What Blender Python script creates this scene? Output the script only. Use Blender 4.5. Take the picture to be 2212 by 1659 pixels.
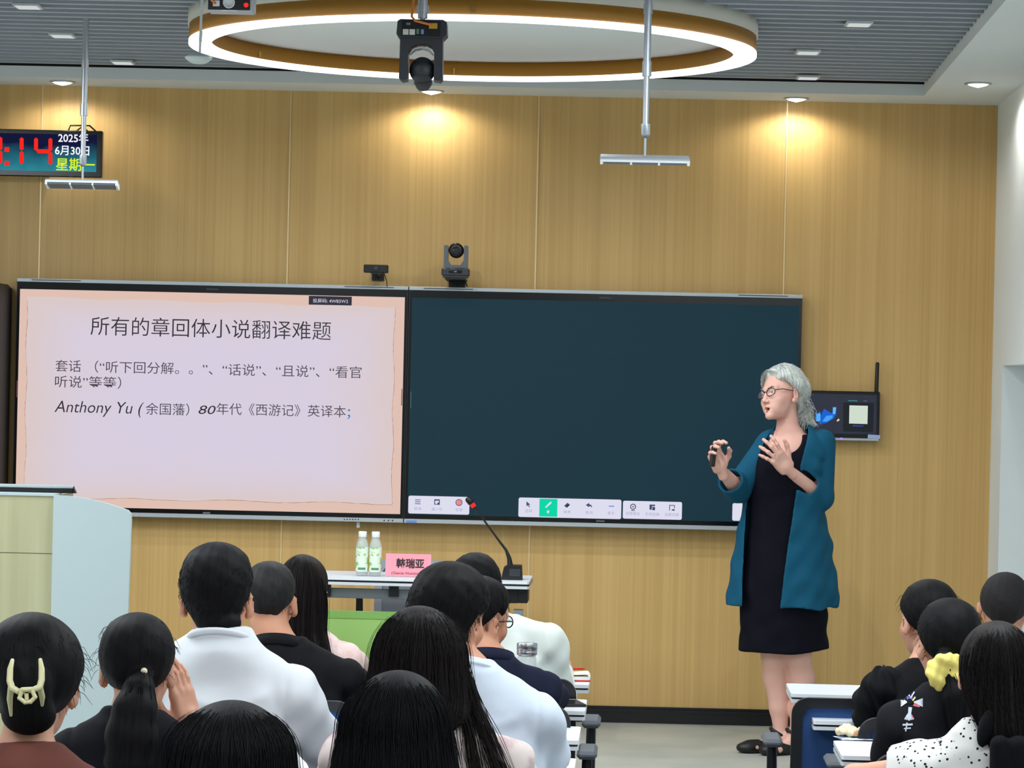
import bpy, math, random
import numpy as np
from mathutils import Vector, Matrix, noise as mnoise
R_ = random.Random(7)
C = bpy.context.scene.collection
for o in list(bpy.data.objects): bpy.data.objects.remove(o)
SC = bpy.context.scene

# ---------------------------------------------------------------- camera
FPX, EYE, YAW, ROLL = 6500.0, 1.64, 0.0125, 0.0221
FW = Vector((-math.sin(YAW), math.cos(YAW), 0)); RX = Vector((math.cos(YAW), math.sin(YAW), 0)); UZ = Vector((0, 0, 1))
RT = RX*math.cos(ROLL) + UZ*math.sin(ROLL); UP = -RX*math.sin(ROLL) + UZ*math.cos(ROLL)
cam = bpy.data.objects.new('camera', bpy.data.cameras.new('camera')); C.objects.link(cam)
M = Matrix.Identity(4)
for i in range(3): M[i][0], M[i][1], M[i][2] = RT[i], UP[i], -FW[i]
M.translation = Vector((0, 0, EYE)); cam.matrix_world = M
cam.data.sensor_width = 36; cam.data.lens = 36*FPX/2212; cam.data.clip_start = .1; cam.data.clip_end = 100
SC.camera = cam
def ray(px, py): return FW*FPX + RT*(px-1106) - UP*(py-829.5)
def P(px, py, Y):                       # point of the photo at depth Y
    d = ray(px, py); t = Y/d.y; return Vector((d.x*t, Y, EYE+d.z*t))
def Q(px, py, z):                       # point of the photo on the level z
    d = ray(px, py); t = (z-EYE)/d.z; return Vector((d.x*t, d.y*t, z))

# ---------------------------------------------------------------- light and exposure
SC.view_settings.view_transform = 'Standard'; SC.view_settings.look = 'None'
SC.view_settings.exposure = 0.0; SC.view_settings.gamma = 1; SC.view_settings.use_curve_mapping = False
W = bpy.data.worlds.new('world'); SC.world = W; W.use_nodes = True
W.node_tree.nodes['Background'].inputs[0].default_value = (.80, .90, 1, 1); W.node_tree.nodes['Background'].inputs[1].default_value = .18
SC.cycles.max_bounces = 6; SC.cycles.diffuse_bounces = 4; SC.cycles.glossy_bounces = 3; SC.cycles.transmission_bounces = 6
SC.cycles.caustics_reflective = False; SC.cycles.caustics_refractive = False
SC.cycles.sample_clamp_indirect = 4; SC.cycles.use_denoising = True
def lamp(name, typ, loc, energy, color=(1, 1, 1), rot=(0, 0, 0), **kw):
    d = bpy.data.lights.new(name, typ); d.energy = energy; d.color = color
    for k, v in kw.items(): setattr(d, k, v)
    o = bpy.data.objects.new(name, d); o.location = loc; o.rotation_euler = rot; C.objects.link(o); return o
COOL = (.90, .96, 1.0)
for y, e in ((8.2, 74), (4.2, 62), (.2, 40)):   # the ring lamps over the seats, behind the frame
    for x in (-2.0, .9):
        lamp('ring_or_fill_light', 'AREA', (x, y, 2.94), e, COOL, shape='DISK', size=1.9)
lamp('ring_or_fill_light', 'AREA', (-3.7, 11.0, 2.94), 130, COOL, shape='DISK', size=1.9)  # added area light out of view, brightens the front wall
for y in (12.0, 10.4, 8.8):  # added spots without fixtures, extra light along the right side
    lamp('downlight_or_fill_beam', 'SPOT', (1.72-.037*(12.9-y), y, 3.02), 14, (1, .97, .92), spot_size=math.radians(140), spot_blend=1, shadow_soft_size=.04)

# ---------------------------------------------------------------- small tools
def lin(c):
    return tuple((v/255/12.92 if v/255 <= .04045 else ((v/255+.055)/1.055)**2.4) for v in c)
def mat(name, c, rough=.5, metal=0, emit=None, strength=1, spec=.5, alpha=1, trans=0, ior=1.45, coat=0):
    m = bpy.data.materials.new(name); m.use_nodes = True; b = m.node_tree.nodes['Principled BSDF']
    b.inputs['Base Color'].default_value = (*lin(c), 1); b.inputs['Roughness'].default_value = rough
    b.inputs['Metallic'].default_value = metal; b.inputs['Specular IOR Level'].default_value = spec
    b.inputs['Transmission Weight'].default_value = trans; b.inputs['IOR'].default_value = ior; b.inputs['Coat Weight'].default_value = coat; b.inputs['Alpha'].default_value = alpha
    if emit: b.inputs['Emission Color'].default_value = (*lin(emit), 1); b.inputs['Emission Strength'].default_value = strength
    return m
def glow(name, c, strength=1):
    m = bpy.data.materials.new(name); m.use_nodes = True; t = m.node_tree; t.nodes.clear()
    e = t.nodes.new('ShaderNodeEmission'); e.inputs[0].default_value = (*lin(c), 1); e.inputs[1].default_value = strength
    o = t.nodes.new('ShaderNodeOutputMaterial'); t.links.new(e.outputs[0], o.inputs[0]); return m
def nd(m, typ, **kw):
    n = m.node_tree.nodes.new(typ)
    for k, v in kw.items():
        if k in n.inputs: n.inputs[k].default_value = v
        else: setattr(n, k, v)
    return n
def ln(m, a, b): m.node_tree.links.new(a, b)
def bsdf(m): return m.node_tree.nodes['Principled BSDF']
def noisy(m, scale=(1, 1, 1), nscale=5, c2=None, lo=.35, hi=.65, bump=0, detail=3, coord='Object', dist=.002):
    """second colour and / or bump by noise in object space"""
    tc = nd(m, 'ShaderNodeTexCoord'); mp = nd(m, 'ShaderNodeMapping'); mp.inputs['Scale'].default_value = scale
    ln(m, tc.outputs[coord], mp.inputs[0]); n = nd(m, 'ShaderNodeTexNoise'); n.inputs['Scale'].default_value = nscale; n.inputs['Detail'].default_value = detail
    ln(m, mp.outputs[0], n.inputs['Vector']); b = bsdf(m)
    if c2:
        r = nd(m, 'ShaderNodeValToRGB'); r.color_ramp.elements[0].position = lo; r.color_ramp.elements[1].position = hi
        r.color_ramp.elements[0].color = b.inputs['Base Color'].default_value; r.color_ramp.elements[1].color = (*lin(c2), 1)
        ln(m, n.outputs['Fac'], r.inputs[0]); ln(m, r.outputs[0], b.inputs['Base Color'])
    if bump:
        bm = nd(m, 'ShaderNodeBump'); bm.inputs['Strength'].default_value = bump; bm.inputs['Distance'].default_value = dist
        ln(m, n.outputs['Fac'], bm.inputs['Height']); ln(m, bm.outputs[0], b.inputs['Normal'])
    return m

class MB:
    """collects shapes into one mesh"""
    def __init__(s): s.v = []; s.f = []; s.sm = []
    def add(s, vs, fs, smooth=False):
        n = len(s.v); s.v += [tuple(v) for v in vs]; s.f += [tuple(i+n for i in f) for f in fs]; s.sm += [smooth]*len(fs); return s
    def box(s, lo, hi, R=None, c=None, bev=0):
        x0, y0, z0 = lo; x1, y1, z1 = hi
        if bev:
            b = bev; cx, cy, cz = (x0+x1)/2, (y0+y1)/2, (z0+z1)/2; vs = []; key = {}
            for sx in (0, 1):
                for sy in (0, 1):
                    for sz in (0, 1):
                        for ax in range(3):
                            p = [x1 if sx else x0, y1 if sy else y0, z1 if sz else z0]; sg = [sx, sy, sz]
                            for a in range(3):
                                if a != ax: p[a] += -b if sg[a] else b
                            key[(sx, sy, sz, ax)] = len(vs); vs.append(p)
            fs = []
            for ax in range(3):
                u, w = [a for a in range(3) if a != ax]
                for sd in (0, 1):
                    q = []
                    for (p1, p2) in ((0, 0), (1, 0), (1, 1), (0, 1)):
                        sg = [0, 0, 0]; sg[ax] = sd; sg[u] = p1; sg[w] = p2; q.append(key[(*sg, ax)])
                    fs.append(q)
                for p1 in (0, 1):
                    for p2 in (0, 1):
                        a = [0, 0, 0]; a[u] = p1; a[w] = p2; bb = list(a); a[ax] = 0; bb[ax] = 1
                        fs.append([key[(*a, u)], key[(*a, w)], key[(*bb, w)], key[(*bb, u)]])
            for sx in (0, 1):
                for sy in (0, 1):
                    for sz in (0, 1): fs.append([key[(sx, sy, sz, a)] for a in range(3)])
            ctr = Vector((cx, cy, cz)); out = []
            for f in fs:
                p = [Vector(vs[i]) for i in f]; n = (p[1]-p[0]).cross(p[2]-p[0]); m = sum(p, Vector())/len(p)-ctr
                out.append(f if n.dot(m) > 0 else f[::-1])
            fs = out
        else:
            vs = [(x0, y0, z0), (x1, y0, z0), (x1, y1, z0), (x0, y1, z0), (x0, y0, z1), (x1, y0, z1), (x1, y1, z1), (x0, y1, z1)]
            fs = [(3, 2, 1, 0), (4, 5, 6, 7), (0, 1, 5, 4), (1, 2, 6, 5), (2, 3, 7, 6), (3, 0, 4, 7)]
        if R is not None: vs = [(c or Vector())+R@Vector(v) for v in vs]
        return s.add(vs, fs)
    def prism(s, poly, d0, d1, axis='y'):
        """polygon in the other two axes, extruded along axis"""
        n = len(poly)
        def pt(a, b, d): return {'y': (a, d, b), 'z': (a, b, d), 'x': (d, a, b)}[axis]
        vs = [pt(a, b, d0) for a, b in poly]+[pt(a, b, d1) for a, b in poly]
        fs = [tuple(range(n)), tuple(range(2*n-1, n-1, -1))]+[(i, n+i, n+(i+1) % n, (i+1) % n) for i in range(n)]
        ar = sum(poly[i][0]*poly[(i+1) % n][1]-poly[(i+1) % n][0]*poly[i][1] for i in range(n))
        flip = (ar > 0) == (axis != 'y') if d1 > d0 else (ar > 0) != (axis != 'y')
        if flip: fs = [f[::-1] for f in fs]
        return s.add(vs, fs)
    def tube(s, pts, r, n=10, caps=True, smooth=True):
        pts = [Vector(p) for p in pts]; k = len(pts); rs = r if isinstance(r, (list, tuple)) else [r]*k
        t0 = (pts[1]-pts[0]).normalized(); a = Vector((0, 0, 1)) if abs(t0.z) < .9 else Vector((1, 0, 0)); u = t0.cross(a).normalized(); vs = []
        for i, p in enumerate(pts):
            t = (pts[min(i+1, k-1)]-pts[max(i-1, 0)]).normalized(); u = (u-t*u.dot(t)).normalized(); w = t.cross(u)
            for j in range(n):
                g = 2*math.pi*j/n; vs.append(p+(u*math.cos(g)+w*math.sin(g))*rs[i])
        fs = [(i*n+j, i*n+(j+1) % n, (i+1)*n+(j+1) % n, (i+1)*n+j) for i in range(k-1) for j in range(n)]
        s.add(vs, fs, smooth)
        if caps: s.add(vs[:n], [tuple(range(n))[::-1]]); s.add(vs[-n:], [tuple(range(n))])
        return s
    def cyl(s, a, b, r, r2=None, n=24): return s.tube([a, b], [r, r if r2 is None else r2], n)
    def lathe(s, prof, c=(0, 0, 0), n=28, R=None, smooth=True):
        """profile of (radius, z)"""
        vs = []; c = Vector(c)
        for r, z in prof:
            for j in range(n):
                g = 2*math.pi*j/n; v = Vector((r*math.cos(g), r*math.sin(g), z)); vs.append(c+(R@v if R is not None else v))
        fs = [(i*n+j, i*n+(j+1) % n, (i+1)*n+(j+1) % n, (i+1)*n+j) for i in range(len(prof)-1) for j in range(n)]
        s.add(vs, fs, smooth)
        if prof[0] == prof[-1]: return s
        if prof[0][0] > 1e-4: s.add(vs[:n], [tuple(range(n))[::-1]])
        if prof[-1][0] > 1e-4: s.add(vs[-n:], [tuple(range(n))])
        return s
    def ball(s, c, r, n=16, R=None):
        r = (r, r, r) if isinstance(r, (int, float)) else r; vs = []; c = Vector(c)
        for i in range(n//2+1):
            t = math.pi*i/(n//2)
            for j in range(n):
                g = 2*math.pi*j/n; v = Vector((r[0]*math.sin(t)*math.cos(g), r[1]*math.sin(t)*math.sin(g), r[2]*math.cos(t))); vs.append(c+(R@v if R is not None else v))
        fs = [(i*n+j, (i+1)*n+j, (i+1)*n+(j+1) % n, i*n+(j+1) % n) for i in range(n//2) for j in range(n)]
        return s.add(vs, fs, True)
    def cutoff(s):
        s.marks = getattr(s, 'marks', [])+[(len(s.v), len(s.f))]; return s
    def each(s, name, m, parent=None):
        """one object per piece; cutoff() ends a piece"""
        v0 = f0 = 0; out = []
        for v1, f1 in s.marks:
            q = MB(); q.v = s.v[v0:v1]; q.f = [tuple(i-v0 for i in f) for f in s.f[f0:f1]]; q.sm = s.sm[f0:f1]; out.append(q.build(name, m, parent)); v0, f0 = v1, f1
        return out
    def quad(s, a, b, c, d): return s.add([a, b, c, d], [(0, 1, 2, 3)])
    def build(s, name, m, parent=None, off=None):
        me = bpy.data.meshes.new(name)
        vs = [Vector(v)-off for v in s.v] if off is not None else s.v
        me.from_pydata(vs, [], s.f); me.polygons.foreach_set('use_smooth', s.sm); me.update(); me.materials.append(m)
        return link(name, me, parent)
def link(name, data, parent=None):
    o = bpy.data.objects.new(name, data); C.objects.link(o)
    if parent: o.parent = parent
    return o
def tag(o, label, cat, group=None):
    o['label'] = label; o['category'] = cat
    if group: o['group'] = group
    return o
def thing(name, label, cat, loc, rz=0, group=None):
    o = bpy.data.objects.new(name, None); o.empty_display_size = .1; C.objects.link(o); o.location = loc; o.rotation_euler.z = rz
    return tag(o, label, cat, group)
def struct(o): o['kind'] = 'structure'; return o
def copy_tree(o, parent=None):
    c = o.copy(); C.objects.link(c)
    if parent: c.parent = parent
    for ch in list(o.children): copy_tree(ch, c)
    return c
def text(body, size, m, parent, loc, name='lettering', ax='LEFT', off=0.0, shear=0, ext=.0006, sx=1, rot=(math.pi/2, 0, 0), space=1):
    cu = bpy.data.curves.new('t', 'FONT'); cu.body = body; cu.size = size; cu.align_x = ax; cu.align_y = 'CENTER'; cu.offset = off*size; cu.shear = shear
    cu.extrude = ext; cu.space_character = space; cu.resolution_u = 3
    t = bpy.data.objects.new('t', cu); C.objects.link(t); bpy.context.view_layer.update()
    me = bpy.data.meshes.new_from_object(t.evaluated_get(bpy.context.evaluated_depsgraph_get())); bpy.data.objects.remove(t)
    me.materials.clear(); me.materials.append(m); o = link(name, me, parent); o.location = loc; o.rotation_euler = rot; o.scale = (sx, 1, 1); return o

# ---------------------------------------------------------------- smooth solids (distance fields meshed with surface nets)
def smin(a, b, k):
    if k <= 0: return np.minimum(a, b)
    h = np.clip(.5+.5*(b-a)/k, 0, 1); return b*(1-h)+a*h-k*h*(1-h)
def cap(a, b, ra, rb, flat=False, sq=None):
    a = np.array(a, float); b = np.array(b, float); d = b-a; L2 = d@d; L = math.sqrt(L2); m = max(ra, rb)
    def fn(x, y, z):
        t = ((x-a[0])*d[0]+(y-a[1])*d[1]+(z-a[2])*d[2])/L2; tc = np.clip(t, 0, 1)
        e = np.sqrt((x-a[0]-tc*d[0])**2+(y-a[1]-tc*d[1])**2+(z-a[2]-tc*d[2])**2)-(ra+(rb-ra)*tc)
        if flat: e = np.maximum(e, (t-1)*L)
        return e
    return fn, np.minimum(a, b)-m, np.maximum(a, b)+m
def ell(c, r, R=None):
    c = np.array(c, float); r = np.array(r, float); mn = r.min()
    if R is None:
        def fn(x, y, z):
            k0 = np.sqrt(((x-c[0])/r[0])**2+((y-c[1])/r[1])**2+((z-c[2])/r[2])**2); k1 = np.sqrt(((x-c[0])/r[0]**2)**2+((y-c[1])/r[1]**2)**2+((z-c[2])/r[2]**2)**2)+1e-9
            return k0*(k0-1)/k1
        return fn, c-r, c+r
    R = np.array(R, float)
    def fn(x, y, z):
        X, Y, Z = x-c[0], y-c[1], z-c[2]; l = [R[0, i]*X+R[1, i]*Y+R[2, i]*Z for i in range(3)]
        k0 = np.sqrt(sum((l[i]/r[i])**2 for i in range(3))); k1 = np.sqrt(sum((l[i]/r[i]**2)**2 for i in range(3)))+1e-9
        return k0*(k0-1)/k1
    return fn, c-r.max(), c+r.max()
def rbox(c, hf, R=None, rd=.01):
    c = np.array(c, float); hf = np.array(hf, float); R = np.eye(3) if R is None else np.array(R, float); m = np.linalg.norm(hf)
    def fn(x, y, z):
        X, Y, Z = x-c[0], y-c[1], z-c[2]; q = [np.abs(R[0, i]*X+R[1, i]*Y+R[2, i]*Z)-(hf[i]-rd) for i in range(3)]
        return np.sqrt(sum(np.maximum(v, 0)**2 for v in q))+np.minimum(np.maximum(np.maximum(q[0], q[1]), q[2]), 0)-rd
    return fn, c-m, c+m
def loft(st, p=2.0):
    """stations (cx, cy, z, rx, ry) with rising z"""
    st = sorted(st, key=lambda s: s[2]); A = np.array(st, float); zs = A[:, 2]
    zz = np.linspace(zs[0], zs[-1], 80); B = [np.interp(zz, zs, A[:, i]) for i in (0, 1, 3, 4)]; ker = np.hanning(11)[1:-1]; ker /= ker.sum()
    B = [np.convolve(np.pad(b, 4, 'edge'), ker, 'valid') for b in B]
    def fn(x, y, z):
        zc = np.clip(z, zs[0], zs[-1]); cx, cy, rx, ry = [np.interp(zc, zz, b) for b in B]
        u, v = np.abs((x-cx)/rx), np.abs((y-cy)/ry); k = (u**p+v**p)**(1/p); d = (k-1)*np.minimum(rx, ry)
        e = np.maximum(zs[0]-z, z-zs[-1]); return np.where(e > 0, np.sqrt(np.maximum(d, 0)**2+e**2), np.maximum(d, e))
    lo = np.array([(A[:, 0]-A[:, 3]).min(), (A[:, 1]-A[:, 4]).min(), zs[0]]); hi = np.array([(A[:, 0]+A[:, 3]).max(), (A[:, 1]+A[:, 4]).max(), zs[-1]])
    return fn, lo, hi
class Field:
    def __init__(s, h): s.h = h; s.ops = []
    def u(s, prim, k=.02): s.ops.append(('u', prim, k)); return s
    def cut(s, prim, k=.004): s.ops.append(('c', prim, k)); return s
    def keep(s, fn): s.ops.append(('k', fn, 0)); return s        # intersect with fn < 0 everywhere
    def warp(s, fn): s.ops.append(('w', fn, 0)); return s        # add fn to the distance everywhere
    def grid(s, lo=None, hi=None):
        pad = 4*s.h
        if lo is None:
            us = [p for o, p, k in s.ops if o == 'u']; lo = np.min([p[1] for p in us], 0)-pad-.02; hi = np.max([p[2] for p in us], 0)+pad+.02
        s.lo = np.array(lo, float); n = np.ceil((np.array(hi)-s.lo)/s.h).astype(int)+1
        s.ax = [s.lo[i]+s.h*np.arange(n[i]) for i in range(3)]; s.F = np.full(n, .2, np.float32)
        X = [s.ax[0][:, None, None], s.ax[1][None, :, None], s.ax[2][None, None, :]]
        for op, p, k in s.ops:
            if op in 'uc':
                mg = max(k, 0)+.05 if op == 'u' else k+2*s.h
                sl = []
                for i in range(3):
                    a = np.searchsorted(s.ax[i], p[1][i]-mg); b = np.searchsorted(s.ax[i], p[2][i]+mg); sl.append(slice(a, max(b, a)))
                if any(q.stop-q.start < 1 for q in sl): continue
                d = p[0](X[0][sl[0]], X[1][:, sl[1]], X[2][:, :, sl[2]]); sl = tuple(sl)
                s.F[sl] = smin(s.F[sl], d, k) if op == 'u' else -smin(-s.F[sl], d, k)
            elif op == 'k': s.F = np.maximum(s.F, p(*X)).astype(np.float32)
            else: s.F = (s.F+p(*X)).astype(np.float32)
        for i in range(3):
            q = [slice(None)]*3
            for e in (0, -1): q[i] = e; s.F[tuple(q)] = np.maximum(s.F[tuple(q)], s.h)
        return s
    def nets(s):
        F = s.F; S = F < 0; n = np.array(F.shape); c = np.zeros(n-1, np.int8)
        for i in (0, 1):
            for j in (0, 1):
                for k in (0, 1): c += S[i:n[0]-1+i, j:n[1]-1+j, k:n[2]-1+k]
        act = np.argwhere((c > 0) & (c < 8)); idx = np.full(n-1, -1, np.int64); idx[tuple(act.T)] = np.arange(len(act))
        acc = np.zeros((len(act), 3)); cnt = np.zeros(len(act))
        for a in range(3):
            o1, o2 = [b for b in range(3) if b != a]
            for u in (0, 1):
                for v in (0, 1):
                    o = np.zeros(3, int); o[o1] = u; o[o2] = v; q = o.copy(); q[a] = 1
                    f0 = F[tuple((act+o).T)]; f1 = F[tuple((act+q).T)]; m = (f0 < 0) != (f1 < 0)
                    t = f0[m]/(f0[m]-f1[m]); p = np.repeat(o[None].astype(float), m.sum(), 0); p[:, a] = t; acc[m] += p; cnt[m] += 1
        V = s.lo+s.h*(act+acc/cnt[:, None]); quads = []
        for a in range(3):
            o1, o2 = (a+1) % 3, (a+2) % 3; A = [slice(None)]*3; B = [slice(None)]*3; A[a] = slice(0, -1); B[a] = slice(1, None)
            s0, s1 = S[tuple(A)], S[tuple(B)]; e = np.argwhere(s0 != s1); e = e[(e[:, o1] > 0) & (e[:, o2] > 0) & (e[:, o1] < n[o1]-1) & (e[:, o2] < n[o2]-1)]
            inside = s0[tuple(e.T)]; d1 = np.zeros(3, int); d1[o1] = 1; d2 = np.zeros(3, int); d2[o2] = 1
            q = np.stack([idx[tuple((e-d1-d2).T)], idx[tuple((e-d2).T)], idx[tuple(e.T)], idx[tuple((e-d1).T)]], 1); q[~inside] = q[~inside][:, ::-1]; quads.append(q)
        return V, np.concatenate(quads)
def relax(V, Qd, it=2, lam=.5):
    E = np.concatenate([Qd[:, [0, 1]], Qd[:, [1, 2]], Qd[:, [2, 3]], Qd[:, [3, 0]]]); E = np.concatenate([E, E[:, ::-1]])
    cnt = np.bincount(E[:, 0], minlength=len(V))+1e-9
    for _ in range(it):
        A = np.stack([np.bincount(E[:, 0], V[E[:, 1], i], len(V)) for i in range(3)], 1)/cnt[:, None]; V = V+(A-V)*lam
    return V
def mesh_np(name, V, F, m, parent=None, attr=None, smooth=True):
    me = bpy.data.meshes.new(name); k = F.shape[1]
    me.vertices.add(len(V)); me.vertices.foreach_set('co', np.ascontiguousarray(V, np.float32).ravel())
    me.loops.add(F.size); me.loops.foreach_set('vertex_index', np.ascontiguousarray(F, np.int32).ravel())
    me.polygons.add(len(F)); me.polygons.foreach_set('loop_start', np.arange(0, F.size, k, dtype=np.int32))
    me.polygons.foreach_set('use_smooth', np.full(len(F), smooth)); me.update(calc_edges=True); me.validate(); me.materials.append(m)
    if attr is not None:
        a = me.attributes.new('flow', 'FLOAT_VECTOR', 'POINT'); a.data.foreach_set('vector', np.ascontiguousarray(attr, np.float32).ravel())
    return link(name, me, parent)
def joinVF(*parts):
    V, F, n = [], [], 0
    for v, f in parts: V.append(v); F.append(f+n); n += len(v)
    return np.concatenate(V), np.concatenate(F)
def solid(fld, it=2): V, q = fld.grid().nets(); return relax(V, q, it), q
def strandVF(lines, r0=.0007, r1=.0003):
    """thin three-sided hairs as quads"""
    V, F, n = [], [], 0
    for L in lines:
        L = np.asarray(L, float); k = len(L); T = np.gradient(L, axis=0); T /= np.linalg.norm(T, axis=1)[:, None]+1e-9
        a = np.array([.3, .9, .1]); u = np.cross(T, a); u /= np.linalg.norm(u, axis=1)[:, None]+1e-9; w = np.cross(T, u); tt = np.linspace(0, 1, k); r = np.minimum(r1+(r0-r1)*np.clip(tt/.15, 0, 1), r0+(r1-r0)*np.clip((tt-.3)/.7, 0, 1))[:, None]
        ring = np.stack([L+(u*math.cos(g)+w*math.sin(g))*r for g in (0, 2.094, 4.189)], 1).reshape(-1, 3); V.append(ring)
        for i in range(k-1):
            for j in range(3): F.append((n+i*3+j, n+i*3+(j+1) % 3, n+(i+1)*3+(j+1) % 3, n+(i+1)*3+j))
        n += 3*k
    return np.concatenate(V), np.array(F)
def rotm(ax=0, ay=0, az=0):
    return np.array(Matrix.Rotation(az, 3, 'Z')@Matrix.Rotation(ay, 3, 'Y')@Matrix.Rotation(ax, 3, 'X'))
def wob(x, y, z, a=1.0, s=0.0):
    """gentle cloth folds"""
    return a*(np.sin(31*x+17*z+s)*np.sin(23*y-19*z+1.7*s)+.6*np.sin(47*z-29*x+2*s)*np.sin(37*y+21*x+s))
# ---------------------------------------------------------------- materials of the room
WY = 14.70; FLOOR = -.17; FR = -.030; SOF = 3.05; SLAT = 3.10
m_wall = mat('beige wood laminate', (196,160,102), .42, spec=.35)
def wall_grain():
    m = m_wall; tc = nd(m, 'ShaderNodeTexCoord'); b = bsdf(m); cols = []
    for sc, ns in (((16, 1, .12), 1.0), ((85, 1, .5), 1.0)):
        mp = nd(m, 'ShaderNodeMapping'); mp.inputs['Scale'].default_value = sc; ln(m, tc.outputs['Object'], mp.inputs[0])
        n = nd(m, 'ShaderNodeTexNoise'); n.inputs['Scale'].default_value = ns; n.inputs['Detail'].default_value = 3; ln(m, mp.outputs[0], n.inputs['Vector']); cols.append(n)
    mx = nd(m, 'ShaderNodeMath', operation='ADD'); ln(m, cols[0].outputs['Fac'], mx.inputs[0]); ln(m, cols[1].outputs['Fac'], mx.inputs[1])
    r = nd(m, 'ShaderNodeValToRGB'); e = r.color_ramp.elements; e[0].position = .40; e[1].position = .62
    e[0].color = (*lin((198, 161, 101)), 1); e[1].color = (*lin((211, 174, 112)), 1)
    h = nd(m, 'ShaderNodeMath', operation='MULTIPLY'); h.inputs[1].default_value = .5; ln(m, mx.outputs[0], h.inputs[0]); ln(m, h.outputs[0], r.inputs[0]); ln(m, r.outputs[0], b.inputs['Base Color'])
wall_grain()
m_seam = mat('champagne seam strip', (226, 200, 150), .35, .3)
m_plaster = noisy(mat('white plaster', (228, 234, 234), .8, spec=.2), nscale=40, bump=.05)
m_dark = mat('dark shadow gap', (14, 15, 17), .8)
m_slat = mat('grey aluminium slat', (164, 172, 182), .5, spec=.4)
m_base = mat('black skirting', (15, 15, 19), .3)
m_floor = noisy(mat('pale vinyl floor', (176, 178, 168), .45), nscale=3, c2=(160, 164, 158), bump=.02)
m_black = mat('black plastic', (11, 12, 14), .4)
m_blackg = mat('black glossy bezel', (7, 8, 12), .18)
m_grey = mat('grey plastic', (92, 97, 103), .5)
m_dgrey = mat('dark grey plastic', (46, 49, 54), .45)
m_alu = mat('brushed aluminium', (188, 194, 200), .35, .75)
m_silver = mat('silver painted metal', (176, 184, 188), .42, .35)
m_white = mat('white plastic', (226, 230, 232), .4)
m_gold = mat('ochre gold lamp side', (176, 122, 40), .5)
m_led = glow('white led tube', (250, 250, 255), 2.6)
m_spot = glow('downlight lens', (255, 250, 238), 14)
m_red = glow('red indicator', (255, 30, 30), 2.5)
m_orange = mat('orange cable', (224, 130, 62), .5)

# ---------------------------------------------------------------- room shell
xr = P(2150, 500, WY).x
def xw(y): return xr+.0374*(y-WY)          # the right wall is slightly off square
XL = -5.4
s = MB(); s.box((XL, WY, -.3), (xr+1.2, WY+.12, 3.6)); struct(s.build('wall_front', m_wall))
for i, (px, py) in enumerate(((93, 190), (629, 196), (1164.7, 209.5), (1701, 222))):
    x = P(px, py, WY).x; s = MB(); s.box((x-.0035, WY-.004, .1), (x+.0035, WY-.0001, SOF)); struct(s.build('trim_%d' % (i+1), m_seam))
for i, x in enumerate((-3.5, -4.7)):
    s = MB(); s.box((x-.0035, WY-.004, .1), (x+.0035, WY-.0001, SOF)); struct(s.build('trim_%d' % (i+5), m_seam))
zb = P(1250, 1523, WY).z
s = MB(); s.box((XL, WY-.018, 0), (xr-.005, WY-.0002, zb-.012)); s.box((XL, WY-.024, zb-.026), (xr-.005, WY-.0002, zb-.012)); s.box((XL, WY-.012, zb-.012), (xr-.005, WY-.0002, zb))
struct(s.build('baseboard_front', m_base))
s = MB(); s.box((XL, 11.55, FLOOR), (xr+.1, WY, 0)); struct(s.build('platform', m_floor))
s = MB(); s.box((XL, -3, FLOOR-.1), (xr+1, 11.55, FLOOR)); struct(s.build('floor', m_floor))
# right wall with a recess
yn = 14.26; zn = P(2172, 790, yn).z; dpt = .5
s = MB(); Y0 = -3
def seg(ya, yb, z0, z1, t0=0, t1=.12):
    s.add([(xw(ya)+t0, ya, z0), (xw(yb)+t0, yb, z0), (xw(yb)+t1, yb, z0), (xw(ya)+t1, ya, z0), (xw(ya)+t0, ya, z1), (xw(yb)+t0, yb, z1), (xw(yb)+t1, yb, z1), (xw(ya)+t1, ya, z1)],
          [(0, 1, 2, 3), (7, 6, 5, 4), (4, 5, 1, 0), (6, 7, 3, 2), (5, 6, 2, 1), (7, 4, 0, 3)])
seg(yn, WY, FLOOR, SLAT+.5, 0, dpt); seg(Y0, yn, zn, SLAT+.5, 0, dpt); seg(Y0, yn, FLOOR, zn, dpt, dpt+.1)
struct(s.build('wall_right', m_plaster))
s = MB(); s.box((XL-.12, Y0, FLOOR), (XL, WY+.1, 3.6)); struct(s.build('wall_left', m_plaster))
s = MB(); s.box((XL, Y0-.12, FLOOR), (2.4, Y0, 3.6)); struct(s.build('wall_back', m_plaster))
# soffits: front band and right band, slats between
ys = 14.28; c1 = Q(1996, 207, SOF); c2 = Q(2173, 0, SOF); ys = c1.y; sl = (c2.x-c1.x)/(c2.y-c1.y)
def xs(y): return c1.x+sl*(y-c1.y)
s = MB(); s.box((XL, ys, SOF), (xr+.3, WY, SLAT+.004)); struct(s.build('trim_8', m_plaster))
s = MB(); s.box((XL, ys+.004, SLAT+.0042), (xr+.3, WY, 3.42)); struct(s.build('trim_11', m_dark))
s = MB(); yb = ys+.0
s.add([(xs(Y0), Y0, SOF), (xw(Y0)+.1, Y0, SOF), (xw(yb)+.1, yb, SOF), (xs(yb), yb, SOF), (xs(Y0), Y0, 3.42), (xw(Y0)+.1, Y0, 3.42), (xw(yb)+.1, yb, 3.42), (xs(yb), yb, 3.42)],
      [(3, 2, 1, 0), (4, 5, 6, 7), (0, 1, 5, 4), (1, 2, 6, 5), (2, 3, 7, 6), (3, 0, 4, 7)]); struct(s.build('trim_9', m_plaster))
s = MB(); s.box((XL-.1, Y0-.1, 3.42), (xr+.4, WY+.1, 3.5)); struct(s.build('ceiling', m_dark))
s = MB(); y = ys-.155
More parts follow.
